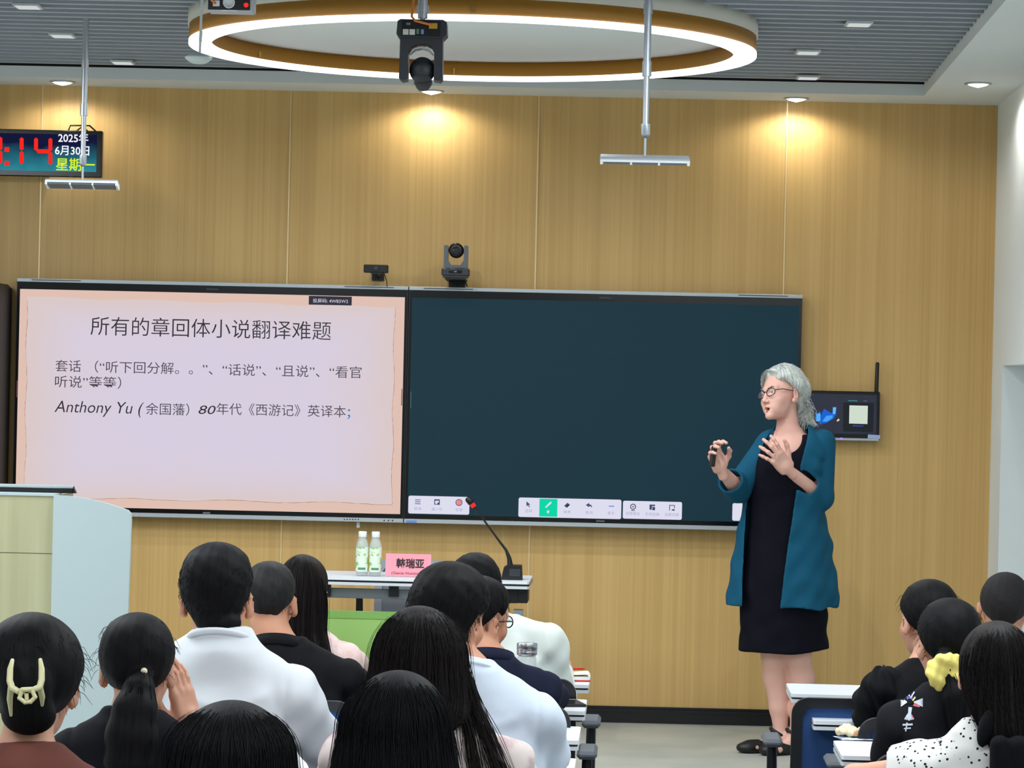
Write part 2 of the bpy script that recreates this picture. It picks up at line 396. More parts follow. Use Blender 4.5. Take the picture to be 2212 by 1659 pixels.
while y > Y0+.1:
    s.box((XL, y-.042, SLAT), (xs(y)-.004, y, SLAT+.09)); y -= .142
o = struct(s.build('trim_10', m_slat))

# ---------------------------------------------------------------- recessed lights
def downlight(px, py, label):
    p = Q(px, py, SOF); r = thing('downlight', label, 'ceiling light', p, 0, 'downlights in the white ceiling border')
    a = MB(); a.lathe([(.052, -.0005), (.062, -.0005), (.062, -.005), (.050, -.007), (.046, -.002), (.052, -.0005)]); a.build('trim_ring', m_alu, r)
    a = MB(); a.lathe([(.0, -.02), (.022, -.0145), (.038, -.010), (.046, -.004), (.046, -.001), (0, -.001)]); a.build('lens', m_spot, r)
    l = lamp('downlight_or_fill_beam', 'SPOT', p+Vector((0, 0, -.03)), 9.5, (1, .97, .90), spot_size=math.radians(168), spot_blend=.45, shadow_soft_size=.04); return r
for px, py, lb in ((135, 176, 'lit round downlight in the ceiling border above the wall clock'), (932, 196, 'lit round downlight in the ceiling border behind the hanging camera'),
                   (1720, 212, 'lit round downlight in the ceiling border above the speaker'), (2113, 180, 'lit round downlight in the corner by the white side wall')):
    downlight(px, py, lb)
m_panel = mat('slat lamp housing', (206, 212, 212), .5)
m_panelg = glow('slat lamp diffuser', (226, 232, 230), .8)
near = {(60, 12): 'small square slat light at the top left corner, farthest from the platform', (135, 75): 'small square slat light left of the left hanging microphone pole',
        (265, 133): 'small square slat light between the pole and the ring lamp', (1855, 50): 'small square slat light farthest right of the ring lamp',
        (1745, 111): 'small square slat light just right of the ring lamp', (1745, 166): 'small square slat light right of the ring lamp, nearest the front wall'}
for (px, py), lb in near.items():
    p = Q(px, py, SLAT-.004); r = thing('slat_light', lb, 'ceiling light', p, 0, 'small square lights in the slat ceiling')
    a = MB(); a.box((-.052, -.06, -.008), (.052, .06, .0035), bev=.002); a.build('housing', m_panel, r)
    a = MB(); a.box((-.042, -.05, -.010), (.042, .05, -.008)); a.build('diffuser', m_panelg, r)

# ---------------------------------------------------------------- ring lamp
rc = P(1022, 90, 12.12); rc.z = 2.97; ro, ri = 1.14, 1.05
r = thing('ring_lamp', 'large round ceiling lamp with a glowing white ring and ochre sides', 'ceiling lamp', rc)
def ringmesh(ra, rb, z0, z1, n=120):
    a = MB(); a.lathe([(rb, z0), (ra, z0), (ra, z1), (rb, z1), (rb, z0)], n=n); return a
ringmesh(ro, ri, 0, .015).build('led_tube', m_led, r)
ringmesh(ro-.002, ri+.002, .0152, .076).build('gold_band', m_gold, r)
ringmesh(ro+.004, ro-.06, .0762, .150).build('cream_band', mat('cream lamp band', (206, 204, 192), .55), r)
a = MB(); a.lathe([(0, .0764), (ri+.02, .0764), (ri+.02, .10), (0, .10)], n=96); a.build('centre_disc', m_plaster, r)
a = MB()
for g in (20, 62, 110, 160, 205, 250, 300, 340):
    g = math.radians(g); a.cyl((ro*.955*math.cos(g), ro*.955*math.sin(g), .14), (ro*.955*math.cos(g), ro*.955*math.sin(g), .44), .006, n=8); a.cutoff()
a.each('suspension_rod', m_alu, r)
for g in range(8):
    g = math.radians(45*g+20); lamp('ring_or_fill_light', 'SPOT', rc+Vector((1.09*math.cos(g), 1.09*math.sin(g), -.004)), 43, COOL, spot_size=math.radians(168), spot_blend=1.0, shadow_soft_size=.0)
b_ = MB()
for ang, rr in ((-78, ri), (-88.5, ro), (96, ri), (150, ri)):
    g = math.radians(ang); b_.box((rr*math.cos(g)-.004, rr*math.sin(g)-.008, .02), (rr*math.cos(g)+.004, rr*math.sin(g)+.008, .045)); b_.cutoff()
b_.each('clip', mat('brass clip', (214, 170, 80), .3, .8), r)

# ---------------------------------------------------------------- hanging microphones
def hang_mic(px, pyt, pxb, pyb, Y, wpx, label, tilt):
    top = P(px, pyt, Y); bot = P(pxb, pyb, Y); x, z = bot.x, bot.z; r = thing('hanging_microphone', label, 'microphone', (x, Y, z), 0, 'hanging bar microphones'); H = 3.19-z
    a = MB(); a.cyl((0, 0, .30*1), (0, 0, H), .0125, n=16); a.build('pole', m_alu, r)
    a = MB(); a.cyl((0, 0, .085), (0, 0, .31), .0105, n=16); a.build('lower_pole', m_alu, r); a = MB(); a.cyl((0, 0, .28), (0, 0, .33), .0155, n=16); a.cutoff(); a.cyl((0, 0, H*.62), (0, 0, H*.62+.035), .0155, n=16); a.cutoff(); a.lathe([(.0155, .12), (.0155, .085), (.006, .072), (.006, .12)], n=16); a.cutoff(); a.each('collar', m_alu, r)
    a = MB(); a.cyl((0, 0, .012), (0, 0, .09), .0045, n=10); a.build('stem', m_silver, r)
    w = wpx/6500*Y/2; R = Matrix.Rotation(math.radians(tilt), 3, 'X')
    a = MB(); a.box((-w, -.03, -.006), (w, .03, .012), R=R, bev=.003); a.build('bar_housing', m_silver, r)
    a = MB()
    for k in range(3):
        x0 = -w+.010+k*(2*w-.02)/3; a.box((x0+.004, -.0315, -.012), (x0+(2*w-.02)/3-.004, .026, -.0055), R=R); a.cutoff()
    a.each('microphone_grille', m_grey, r)
    a = MB(); a.box((-w, -.032, -.013), (-w+.009, .03, -.004), R=R); a.box((w-.009, -.032, -.013), (w, .03, -.004), R=R); a.box((-w, -.034, -.004), (w, -.029, .004), R=R)
    for k in (1, 2): a.box((-w+.010+k*(2*w-.02)/3-.0035, -.032, -.013), (-w+.010+k*(2*w-.02)/3+.0035, .03, -.004), R=R)
    a.build('rim', m_white, r); return r
hang_mic(183, 32, 178, 398, 12.3, 157, 'silver bar microphone on a pole in front of the wall clock', -15)
hang_mic(1399, -60, 1393, 345, 10.1, 193, 'silver bar microphone on a pole right of the ring lamp', 14)
# pendant dome
p = P(429, 126, 10.8); r = thing('pendant_dome', 'pale round dome hanging on a thin rod left of the ring lamp', 'antenna', p)
a = MB(); a.cyl((.004, 0, .018), (.010, 0, 3.2-p.z), .0045, n=10); a.cyl((.005, 0, .06), (.0065, 0, .1), .006, n=10); a.build('rod', m_white, r)
a = MB(); a.lathe([(0, -.021), (.02, -.0195), (.036, -.012), (.049, 0), (.05, .004), (.036, .012), (.012, .0185), (0, .019)]); a.build('dome', mat('frosted dome', (196, 208, 206), .35), r)

# ---------------------------------------------------------------- cameras under the ceiling
Yc = 10.2; p = P(911, 120, Yc); k = Yc/6500; r = thing('hanging_camera', 'dark grey hanging camera seen from behind with a ball head in a yoke', 'camera', p)
a = MB(); a.prism([(-47*k, 34*k), (-54*k, 42*k), (-52*k, 70*k), (-46*k, 74*k), (46*k, 74*k), (54*k, 69*k), (55*k, 44*k), (46*k, 34*k)], -.055, .06); a.build('base_box', m_dgrey, r)
a = MB(); a.box((-42*k, -.058, 38*k), (40*k, -.0552, 71*k)); a.build('port_plate', m_black, r)
a = MB()
for q in (-34, -20): a.box((q*k-6*k, -.0595, 40*k), (q*k+6*k, -.0582, 52*k)); a.ball((q*k, -.0596, 46*k), (3.6*k, .001, 3.6*k), 10); a.cutoff()
a.each('socket', mat('white sockets', (206, 206, 198), .5), r)
a = MB(); a.box((-11*k, -.0595, 42*k), (-5*k, -.0582, 53*k)); a.cutoff(); a.box((-33*k, -.0592, 61*k), (-24*k, -.0582, 66*k)); a.cutoff(); a.each('port', mat('green port', (96, 122, 112), .5), r)
a = MB(); a.box((-1*k, -.0595, 42*k), (5*k, -.0582, 52*k)); a.build('port', mat('blue port', (120, 146, 196), .5), r)
a = MB(); a.box((16*k, -.0615, 54*k), (34*k, -.0582, 66*k)); a.build('cable_plug', mat('brass plug', (212, 166, 60), .35, .6), r)
a = MB(); out = [(-46, 34), (46, 34), (47, -52), (41, -57), (28, -55), (28, 4), (22, 16), (10, 22), (-10, 22), (-22, 16), (-28, 4), (-28, -55), (-41, -57), (-47, -52)]
a.prism([(u*k, v*k) for u, v in out], -.045, .045); a.build('yoke', m_dgrey, r)
m_ball = noisy(mat('ribbed dark shell', (52, 54, 60), .45), (0, 0, 1), 60, c2=(30, 32, 36))
a = MB(); a.ball((2*k, 0, -32*k), (28*k, .045, 29*k), 28); a.lathe([(.029, 0), (.031, .012), (.022, .03), (0, .03)], c=(4*k, .02, -52*k), R=Matrix.Rotation(math.radians(150), 3, 'X')); a.build('ball_head', m_ball, r)
a = MB(); a.prism([(u*k, v*k) for u, v in ((-26, 2), (-16, 14), (0, 18), (16, 14), (26, 2), (24, 2), (14, 11), (0, 14), (-14, 11), (-24, 2))], -.03, .03); a.build('yoke_rim', m_silver, r)
a = MB(); a.cyl((0, 0, 72*k), (0, 0, 82*k), .009, n=12); a.cyl((0, 0, 80*k), (0, 0, 3.19-p.z), .0165, n=16); a.cyl((0, 0, 92*k), (0, 0, 108*k), .021, n=16); a.build('pole', m_alu, r)
a = MB(); a.tube([(-14*k, .0, .35), (-12*k, -.03, 160*k), (-20*k, -.035, 112*k), (-22*k, -.05, 80*k), (-14*k, -.066, 70*k), (2*k, -.068, 66*k), (20*k, -.064, 62*k)], .0042, 8); a.build('cable', m_orange, r)
Yc = 9.9; p = P(500, 0, Yc); k = Yc/6500; r = thing('box_camera', 'silver sided black camera box with a red light at the top edge', 'camera', p)
a = MB(); a.box((-50*k, -.04, -27*k), (50*k, .06, 46*k), bev=.004); a.build('body', m_silver, r)
a = MB(); a.box((-47*k, -.0445, -25*k), (43*k, -.0402, 44*k)); a.build('back_plate', m_black, r)
a = MB(); a.lathe([(0, 0), (13*k, .001), (13*k, .004), (10.5*k, .005), (10.5*k, .002), (0, .003)], c=(-2*k, -.045, -9*k), R=Matrix.Rotation(math.pi/2, 3, 'X')); a.build('round_port', m_white, r)
a = MB(); a.ball((35*k, -.046, -14*k), (5*k, .003, 5*k), 12); a.build('indicator_light', m_red, r)
a = MB(); a.box((-36*k, -.054, -18*k), (-22*k, -.0448, -6*k)); a.build('plug', m_white, r)
a = MB(); a.tube([(-30*k, -.058, -14*k), (-38*k, -.06, -6*k), (-40*k, -.055, 14*k), (-34*k, -.05, 50*k)], .0045, 8); a.build('cable', m_orange, r)
a = MB(); a.box((-18*k, -.0465, -27.5*k), (16*k, -.0448, -25.5*k)); a.build('label_strip', m_white, r)
a = MB(); a.cyl((0, .01, 46*k), (0, .01, 3.19-p.z), .016, n=14); a.build('pole', m_alu, r)

# ---------------------------------------------------------------- interactive screens
YF = 14.60; kp = YF/6500
x0, xm, x1 = P(31.5, 850, YF).x, P(877.5, 870, YF).x, P(1728, 890, YF).x
zt, zB = P(550, 611.6, YF).z, P(550, 1122, YF).z
m_slidebg = glow('slide border', (232, 200, 186), .92)
def paper_mat():
    m = bpy.data.materials.new('slide paper'); m.use_nodes = True; t = m.node_tree; t.nodes.clear(); tc = nd(m, 'ShaderNodeTexCoord'); sp = nd(m, 'ShaderNodeSeparateXYZ'); ln(m, tc.outputs['Generated'], sp.inputs[0]); hs = []
    for ax in ('X', 'Z'):
        a = nd(m, 'ShaderNodeMath', operation='MULTIPLY_ADD'); a.inputs[1].default_value = 2; a.inputs[2].default_value = -1; ln(m, sp.outputs[ax], a.inputs[0])
        b = nd(m, 'ShaderNodeMath', operation='ABSOLUTE'); ln(m, a.outputs[0], b.inputs[0]); c = nd(m, 'ShaderNodeMath', operation='POWER'); c.inputs[1].default_value = 4.5; ln(m, b.outputs[0], c.inputs[0]); hs.append(c)
    mx = nd(m, 'ShaderNodeMath', operation='MAXIMUM'); ln(m, hs[0].outputs[0], mx.inputs[0]); ln(m, hs[1].outputs[0], mx.inputs[1])
    n = nd(m, 'ShaderNodeTexNoise'); n.inputs['Scale'].default_value = 5; ln(m, tc.outputs['Object'], n.inputs['Vector']); ad = nd(m, 'ShaderNodeMath', operation='MULTIPLY_ADD'); ad.inputs[1].default_value = .35; ln(m, n.outputs['Fac'], ad.inputs[0]); ln(m, mx.outputs[0], ad.inputs[2])
    r = nd(m, 'ShaderNodeValToRGB'); e = r.color_ramp.elements; e[0].position = .15; e[0].color = (*lin((220, 211, 230)), 1); e[1].position = 1.05; e[1].color = (*lin((224, 206, 206)), 1); ln(m, ad.outputs[0], r.inputs[0])
    em = nd(m, 'ShaderNodeEmission'); em.inputs[1].default_value = .95; ln(m, r.outputs[0], em.inputs[0]); o = nd(m, 'ShaderNodeOutputMaterial'); ln(m, em.outputs[0], o.inputs[0]); return m
m_paper = paper_mat()
m_ink = mat('slide ink', (30, 24, 30), .6); m_ink2 = mat('slide ink grey', (70, 60, 74), .6)
m_ink3 = mat('blue mark', (40, 120, 190), .6)
m_board = mat('dark teal screen', (4, 12, 16), .5, spec=.2, emit=(17, 48, 60), strength=.95)
m_tool = glow('tool bar white', (226, 226, 244), .95); m_teal = glow('active tool', (18, 214, 168), 1); m_icon = mat('tool icon', (62, 66, 110), .6); m_iconl = mat('tool caption', (150, 150, 186), .6)
def screen_body(name, xa, xb, label, scr_mat):
    r = thing(name, label, 'screen', ((xa+xb)/2, YF+.05, (zt+zB)/2), 0, 'wall screens'); w, h = (xb-xa)/2, (zt-zB)/2; f = -.05
    a = MB(); a.box((-w, f+.012, -h), (w, .085, h)); a.build('housing', m_dgrey, r)
    a = MB(); a.box((-w, f, -h+9*kp), (w, f+.0118, h-8*kp)); a.build('bezel', m_blackg, r)
    a = MB(); a.box((-w, f-.002, h-7.6*kp), (w, f+.0116, h), bev=.001); a.build('top_rail', m_silver, r)
    a = MB(); a.box((-w, f-.004, -h), (w, f+.0116, -h+8.8*kp), bev=.001); a.build('bottom_rail', m_silver, r)
    a = MB(); a.box((-w, f-.001, -h), (-w+.0025, f+.0115, h)); a.cutoff(); a.box((w-.0025, f-.001, -h), (w, f+.0115, h)); a.cutoff(); a.each('side_rail', m_dgrey, r)
    a = MB(); a.box((-w+7*kp, f-.0012, -h+18.5*kp), (w-7*kp, f-.0002, h-23.5*kp)); a.build('display_panel', scr_mat, r)
    a = MB()
    for q in (-.80, .80): a.box((w*q-.12, f-.0026, h-4.5*kp), (w*q+.12, f-.002, h-2.2*kp)); a.cutoff()
    a.each('speaker_slot', m_grey, r)
    a = MB(); a.box((-.03, f-.0008, h-17*kp), (.03, f-.0001, h-13.5*kp)); a.build('sensor_window', m_dgrey, r)
    return r, w, h
SL, wl, hl = screen_body('interactive_screen', x0, xm-.002, 'large wall screen showing a pink slide with Chinese text', m_slidebg)
SR, wr, hr = screen_body('interactive_screen', xm+.002, x1, 'large wall screen showing a blank dark teal board with a tool bar', m_board)
lin2 = 0
def onscr(root, px, py, lift=.0022):
    p = P(px, py, YF)-root.location; p.y = -.05-lift; return p
def fit(body, xa, xb, ya, size, m, root, name='slide_text', off=0, shear=0, lift=.0022, yb=None, rgt=None):
    """text between two points of the screen"""
    a = onscr(root, xa, ya, lift); b = onscr(root, xb, ya+.0224*(xb-xa), lift)
    t = text(body, size, m, root, (0, 0, 0), name, 'LEFT', off, shear, .0003)
    xsv = [v.co.x for v in t.data.vertices]; w = max(xsv)-min(xsv); sx = (b.x-a.x)/w
    t.scale = (sx, 1, 1); t.location = (a.x-min(xsv)*sx, a.y, (a.z+b.z)/2); return t
rp = random.Random(3); pts = []
A = [onscr(SL, *q) for q in ((59, 641), (852, 664), (846, 1088), (54, 1074))]
for i in range(4):
    p, q = A[i], A[(i+1) % 4]
    for j in range(60):
        t = j/60; v = p.lerp(q, t); e = (.0022*(rp.random()-.5), .0022*(rp.random()-.5)); pts.append((v.x+e[0]+.004*math.sin(t*19+i), v.z+e[1]+.004*math.sin(t*23+2*i)))
a = MB(); a.prism(pts, -.05-.0018, -.05-.0013); a.build('slide_paper', m_paper, SL)
a = MB(); ed = [Vector((x, 0, z)) for x, z in pts[60:240]]
for i in range(60, 239):
    (xa, za), (xb, zc) = pts[i], pts[i+1]; n = Vector((zc-za, xa-xb)).normalized()*-.0018*(.4+rp.random()); a.add([(xa, -.0519, za), (xb, -.0519, zc), (xb+n.x, -.0519, zc+n.y), (xa+n.x, -.0519, za+n.y)], [(0, 1, 2, 3)])
a.build('slide_paper_edge', glow('torn edge', (176, 122, 104), .9), SL)
fit('所有的章回体小说翻译难题', 196, 715, 707, .099, m_ink, SL, off=-.004)
fit('套话', 120, 175, 792, .0625, m_ink2, SL, off=-.002); fit('（“听下回分解。。”、“话说”、“且说”、“看官', 205, 781, 794, .0625, m_ink2, SL, off=-.002)
fit('听说”等等）', 119, 262, 826, .0625, m_ink2, SL, off=-.002)
fit('Anthony Yu (', 118, 311, 879, .082, m_ink, SL, shear=.22, off=-.004); fit('余国藩）', 315, 409, 885, .0625, m_ink2, SL, off=-.002)
fit('80', 429, 466, 886, .060, m_ink, SL, shear=.22); fit('年代《西游记》英译本', 468, 747, 885, .0625, m_ink2, SL, off=-.002); fit('；', 750, 757, 893, .06, m_ink3, SL)
a = MB(); c = onscr(SL, 714, 650); a.box((c.x-47*kp, -.0528, c.z-9*kp), (c.x+46*kp, -.0519, c.z+10*kp)); a.build('cast_code_box', mat('dark code box', (28, 22, 44), .4), SL)
fit('投屏码: 4W83W2', 676, 752, 650, .022, glow('code letters', (226, 220, 240), .9), SL, 'cast_code_text', lift=.0032)
for px, py in ((37, 840), (868, 858)):
    a = MB(); c = onscr(SL, px, py); a.box((c.x-1.2*kp, -.0526, c.z-18*kp), (c.x+1.2*kp, -.0518, c.z+18*kp)); a.build('side_handle', mat('handle mark', (150, 96, 92), .5), SL)
a = MB(); c = onscr(SR, 887.5, 864); a.box((c.x-1.2*kp, -.0526, c.z-18*kp), (c.x+1.2*kp, -.0518, c.z+18*kp)); a.build('side_handle', mat('dim handle mark', (44, 80, 96), .5), SR)
def rrect(cx, cz, w, h, rad, n=6):
    o = []
    for sx, sz, st in ((1, 1, 0), (-1, 1, 90), (-1, -1, 180), (1, -1, 270)):
        for i in range(n+1):
            g = math.radians(st+90*i/n); o.append((cx+sx*(w-rad)+rad*math.cos(g), cz+sz*(h-rad)+rad*math.sin(g)))
    return o
def bar(xa, ya, xb, yb, m=m_tool, l0=.0013, l1=.002, name='tool_bar', rad=4):
    c = onscr(SR, (xa+xb)/2, (ya+yb)/2); a = MB(); a.prism(rrect(c.x, c.z, (xb-xa)/2*kp, (yb-ya)/2*kp, rad*kp), -.05-l1, -.05-l0); return a.build(name, m, SR)
bar(882, 1072, 1014, 1110.5); bar(1120, 1077, 1342, 1119); bar(1345.5, 1083, 1473, 1121.5); bar(1582, 1088, 1690, 1126)
bar(1165, 1077.5, 1204, 1116, m_teal, .0021, .0024, 'active_tool_tile', 1)
def icon(fn, px, py, m=m_icon, s=1.0):
    c = onscr(SR, px, py); a = MB(); polys = fn
    for pl in polys: a.prism([(c.x+u*kp*s, c.z+v*kp*s) for u, v in pl], -.0532, -.0525)
    a.build('tool_icon', m, SR)
def ringp(r0, r1, n=14, cx=0, cy=0):
    return [[(cx+r0*math.cos(a), cy+r0*math.sin(a)), (cx+r1*math.cos(a), cy+r1*math.sin(a)), (cx+r1*math.cos(b), cy+r1*math.sin(b)), (cx+r0*math.cos(b), cy+r0*math.sin(b))] for a, b in ((2*math.pi*i/n, 2*math.pi*(i+1)/n) for i in range(n))]
def rc_(x0, y0, x1, y1): return [(x0, y0), (x1, y0), (x1, y1), (x0, y1)]
icon([rc_(-6, 3.5, 6, 5), rc_(-6, -.7, 6, .8), rc_(-6, -5, 6, -3.5)], 902.5, 1084)
icon([rc_(-6, 3, 6, 6), rc_(-6, -5.5, -4, 3), rc_(4, -2, 6, 3), rc_(-6, -5.5, 1, -4), rc_(1, -6, 6, -1)], 944, 1084.5)
icon([[(6*math.cos(i*.5), 6*math.sin(i*.5)) for i in range(12)]], 991.5, 1085.5, mat('orange user icon', (238, 140, 130), .6)); icon(ringp(6, 7.6), 991.5, 1085.5)
icon([[(-4, 6), (5, -1), (1, -1.5), (4, -6), (2.3, -7), (-.6, -2.3), (-3.6, -5)]], 1141, 1089)
icon([[(-7, -5), (-5, -7), (6, 3), (7, 7), (3, 6)]], 1184.5, 1090.5, m_tool); icon([[(-3, 0), (0, 3), (3, 0), (1, -4), (-2, -4)]], 1184, 1104.5, m_tool)
icon([[(-7, -2), (0, 5), (6, 1), (-1, -6)], [(-1, -2.2), (2, .6), (4, -1), (1, -4)]], 1225.5, 1091)
icon([[(-7, 1), (0, 6), (0, 3), (5, 1), (7, -5), (3, -1.5), (0, -1), (0, -4)]], 1272.5, 1092)
icon([rc_(-6, -1, 6, 1)], 1321, 1093.5, mat('blue more mark', (70, 140, 214), .6))
icon(ringp(4.5, 6.5)+[rc_(-1.5, -1.5, 1.5, 1.5), rc_(-4, -9, 4, -7.5)], 1367.5, 1094.5)
icon([rc_(-6, -5, -1, 6), rc_(1, -6, 6, 1), rc_(-1, 3, 6, 6), rc_(0, -6, 1, 3)], 1409, 1096); icon([rc_(-6, 4.5, 6, 6), rc_(-6, -6, -4.5, 6), rc_(4.5, -1, 6, 6), rc_(0, -6, 6, -3)], 1451.5, 1097)
for t, xa, xb, yy in (('菜单', 894.5, 910.5, 1099), ('最小化', 932.5, 955.5, 1100), ('登录', 984, 999, 1101.5), ('选择', 1134, 1149.5, 1104), ('橡皮', 1217.5, 1233, 1106.5), ('撤消', 1264.5, 1280, 1107.5), ('更多', 1312.5, 1327.5, 1109),
                      ('视频展台', 1351.5, 1382, 1109.5), ('手机投屏', 1393.5, 1424.5, 1111), ('双屏切换', 1435.5, 1466.5, 1112)):
    fit(t, xa, xb, yy, .0172, m_iconl, SR, 'tool_caption', off=-.01, lift=.0025)
# marks along the bottom rails
a = MB()
for i in range(6): c = onscr(SL, 744+6*i, 1122); a.box((c.x-1.3*kp, -.0548, c.z-1.2*kp), (c.x+1.3*kp, -.0541, c.z+1.2*kp)); a.cutoff()
for i in range(3): c = onscr(SL, 830+9*i, 1124.3); a.ball((c.x, -.054, c.z), (1.7*kp, .001, 1.7*kp), 10); a.cutoff()
a.each('front_port', m_black, SL)
a = MB(); c = onscr(SR, 888, 1126); a.box((c.x-10*kp, -.0549, c.z-3*kp), (c.x+12*kp, -.0541, c.z+2*kp)); a.build('blue_sticker', mat('blue sticker', (96, 142, 214), .5), SR)
a = MB(); c = onscr(SL, 446, 1108); a.box((c.x-8*kp, -.0512, c.z-2*kp), (c.x+8*kp, -.0501, c.z+2*kp)); a.build('maker_mark', m_grey, SL)
a = MB(); c = onscr(SR, 1297, 1125.5); a.box((c.x-9*kp, -.0512, c.z-1.6*kp), (c.x+9*kp, -.0501, c.z+1.6*kp)); a.build('maker_mark', m_grey, SR)
a = MB(); c = P(774, 1131, YF+.02)-SL.location; a.box((c.x-4*kp, -.02, c.z-9*kp), (c.x+3*kp, -.012, c.z+6*kp), bev=.001); a.cyl((c.x, -.016, c.z+4*kp), (c.x+.004, -.016, -hl+.002), .003, n=8); a.build('cable_tag', m_white, SL)

# ---------------------------------------------------------------- things on the front wall
Yk = 14.50; p = P(812, 581, Yk); k = Yk/6500; r = thing('webcam', 'small black webcam on the wall above the pink slide', 'camera', p)
a = MB(); a.box((-26*k, -.02, -8.5*k), (27*k, .02, 9*k), bev=.004); a.box((-10*k, -.018, -11*k), (15*k, .02, -8*k)); a.build('body', m_black, r)
a = MB(); a.lathe([(0, .004), (5.5*k, .003), (6.3*k, 0), (6.3*k, -.004)], c=(0, -.022, 0), R=Matrix.Rotation(math.pi/2, 3, 'X')); a.build('lens', m_dgrey, r)
a = MB(); a.box((-.012, .02, -.03), (.012, .195, -.012)); a.box((-.03, .187, -.05), (.03, .1985, .0)); a.build('bracket', m_black, r)
a = MB(); a.tube([(18*k, .0, -9*k), (23*k, .01, -24*k), (24*k, .05, -37*k)], .0022, 6); a.build('cable', m_black, r)
Yk = 14.45; p = P(985, 566, Yk); k = Yk/6500; r = thing('ptz_camera', 'dark grey swivel camera with a round lens on the wall above the screens', 'camera', p)
a = MB(); a.box((-30*k, -.055, -31*k), (30*k, .05, -14*k), bev=.006); a.box((-27*k, -.05, -34*k), (27*k, .045, -31*k)); a.build('base', m_dgrey, r)
a = MB(); a.prism([(-26*k, -14*k), (-26*k, 34*k), (-22*k, 36*k), (-17*k, 34*k), (-17*k, 4*k), (-10*k, -7*k), (10*k, -7*k), (17*k, 4*k), (17*k, 34*k), (22*k, 36*k), (26*k, 34*k), (26*k, -14*k)], -.035, .035); a.build('yoke', m_grey, r)
a = MB(); a.lathe([(0, .035), (11*k, .034), (16*k, .028), (16.5*k, -.035), (10*k, -.05), (0, -.05)], c=(0, 0, 25*k), R=Matrix.Rotation(math.pi/2, 3, 'X')); a.build('head', m_black, r)
a = MB(); a.lathe([(0, .0395), (6*k, .038), (8*k, .034)], c=(0, 0, 25*k), R=Matrix.Rotation(math.pi/2, 3, 'X')); a.build('lens', mat('lens glass', (40, 40, 48), .08), r)
a = MB(); a.box((-14*k, -.0575, -25*k), (14*k, -.0552, -19*k), bev=.001); a.build('front_label', m_blackg, r)
text('PTZ', .007, m_white, r, (-.006, -.058, -22*k), 'front_mark')
a = MB(); a.box((-.05, -.045, -38*k), (.05, .245, -34.2*k)); a.box((-.04, .236, -52*k), (.04, .2485, -34*k)); a.build('bracket', m_black, r)
a = MB(); a.tube([(12*k, .045, -28*k), (20*k, .08, -40*k), (24*k, .12, -50*k)], .003, 6); a.build('cable', m_black, r)

# wall clock
Yk = 14.52; k = Yk/6500; tr = P(222, 283, Yk); br = P(219, 384, Yk); wd = .96; cx = (tr.x+br.x)/2-wd/2; cz = (tr.z+br.z)/2; h = (tr.z-br.z)/2
r = thing('wall_clock', 'digital wall clock with red time and the date in white', 'clock', (cx, Yk, cz))
a = MB(); a.box((-wd/2, .0, -h), (wd/2, .045, h), bev=.004); a.build('case', m_blackg, r)
a = MB(); a.box((-.2, .045, -.1), (.2, .1795, .1)); a.build('wall_mount', m_black, r)
m_clk = bpy.data.materials.new('clock face'); m_clk.use_nodes = True; m_clk.node_tree.nodes.clear()
tc = nd(m_clk, 'ShaderNodeTexCoord'); sp = nd(m_clk, 'ShaderNodeSeparateXYZ'); ln(m_clk, tc.outputs['Generated'], sp.inputs[0]); rr = nd(m_clk, 'ShaderNodeValToRGB'); e = rr.color_ramp.elements
e[0].color = (*lin((52, 150, 168)), 1); e[1].color = (*lin((24, 28, 64)), 1); e[0].position = .0; e[1].position = .75; em = nd(m_clk, 'ShaderNodeEmission'); em.inputs[1].default_value = .8; oo = nd(m_clk, 'ShaderNodeOutputMaterial')
ns = nd(m_clk, 'ShaderNodeTexNoise'); ns.inputs['Scale'].default_value = 9; ln(m_clk, tc.outputs['Object'], ns.inputs['Vector']); md = nd(m_clk, 'ShaderNodeMath', operation='MULTIPLY_ADD'); md.inputs[1].default_value = .5; md.inputs[2].default_value = -.25; ln(m_clk, ns.outputs['Fac'], md.inputs[0])
ad = nd(m_clk, 'ShaderNodeMath', operation='ADD'); ln(m_clk, sp.outputs['Z'], ad.inputs[0]); ln(m_clk, md.outputs[0], ad.inputs[1]); ln(m_clk, ad.outputs[0], rr.inputs[0]); ln(m_clk, rr.outputs[0], em.inputs[0]); ln(m_clk, em.outputs[0], oo.inputs[0])
a = MB(); a.box((-wd/2+12*k, -.0015, -h+12*k), (wd/2-12*k, -.0002, h-9*k)); a.build('face', m_clk, r)
m_seg = glow('red digits', (238, 40, 30), 1.1)
def clk(px, py): q = P(px, py, Yk)-r.location; return q
a = MB()
def seg7(xa, xb, yt, yb, segs):
    """segments a b c d e f g in photo pixels"""
    t = 8.5; ym = (yt+yb)/2; sh = {'a': ((xa+2, yt), (xb-2, yt)), 'd': ((xa+2, yb), (xb-2, yb)), 'g': ((xa+2, ym), (xb-2, ym)), 'f': ((xa, yt+2), (xa, ym-2)), 'b': ((xb, yt+2), (xb, ym-2)), 'e': ((xa, ym+2), (xa, yb-2)), 'c': ((xb, ym+2), (xb, yb-2))}
    for q in segs:
        (ax_, ay_), (bx_, by_) = sh[q]; p0, p1 = clk(ax_, ay_+.022*(ax_-100)), clk(bx_, by_+.022*(bx_-100)); d = (p1-p0).normalized(); n = Vector((-d.z, 0, d.x))*t/2*k
        pl = [p0-d*.003, p0+n+d*.004, p1+n-d*.004, p1+d*.003, p1-n-d*.004, p0-n+d*.004]; a.prism([(v.x, v.z) for v in pl], -.003, -.002)
seg7(78, 109, 297, 357, 'fgbc'); a.cutoff(); seg7(10, 47, 297, 357, 'bc'); a.cutoff(); seg7(-38, 1, 297, 357, 'bc'); a.cutoff(); seg7(-86, -52, 297, 357, 'bc'); a.cutoff()
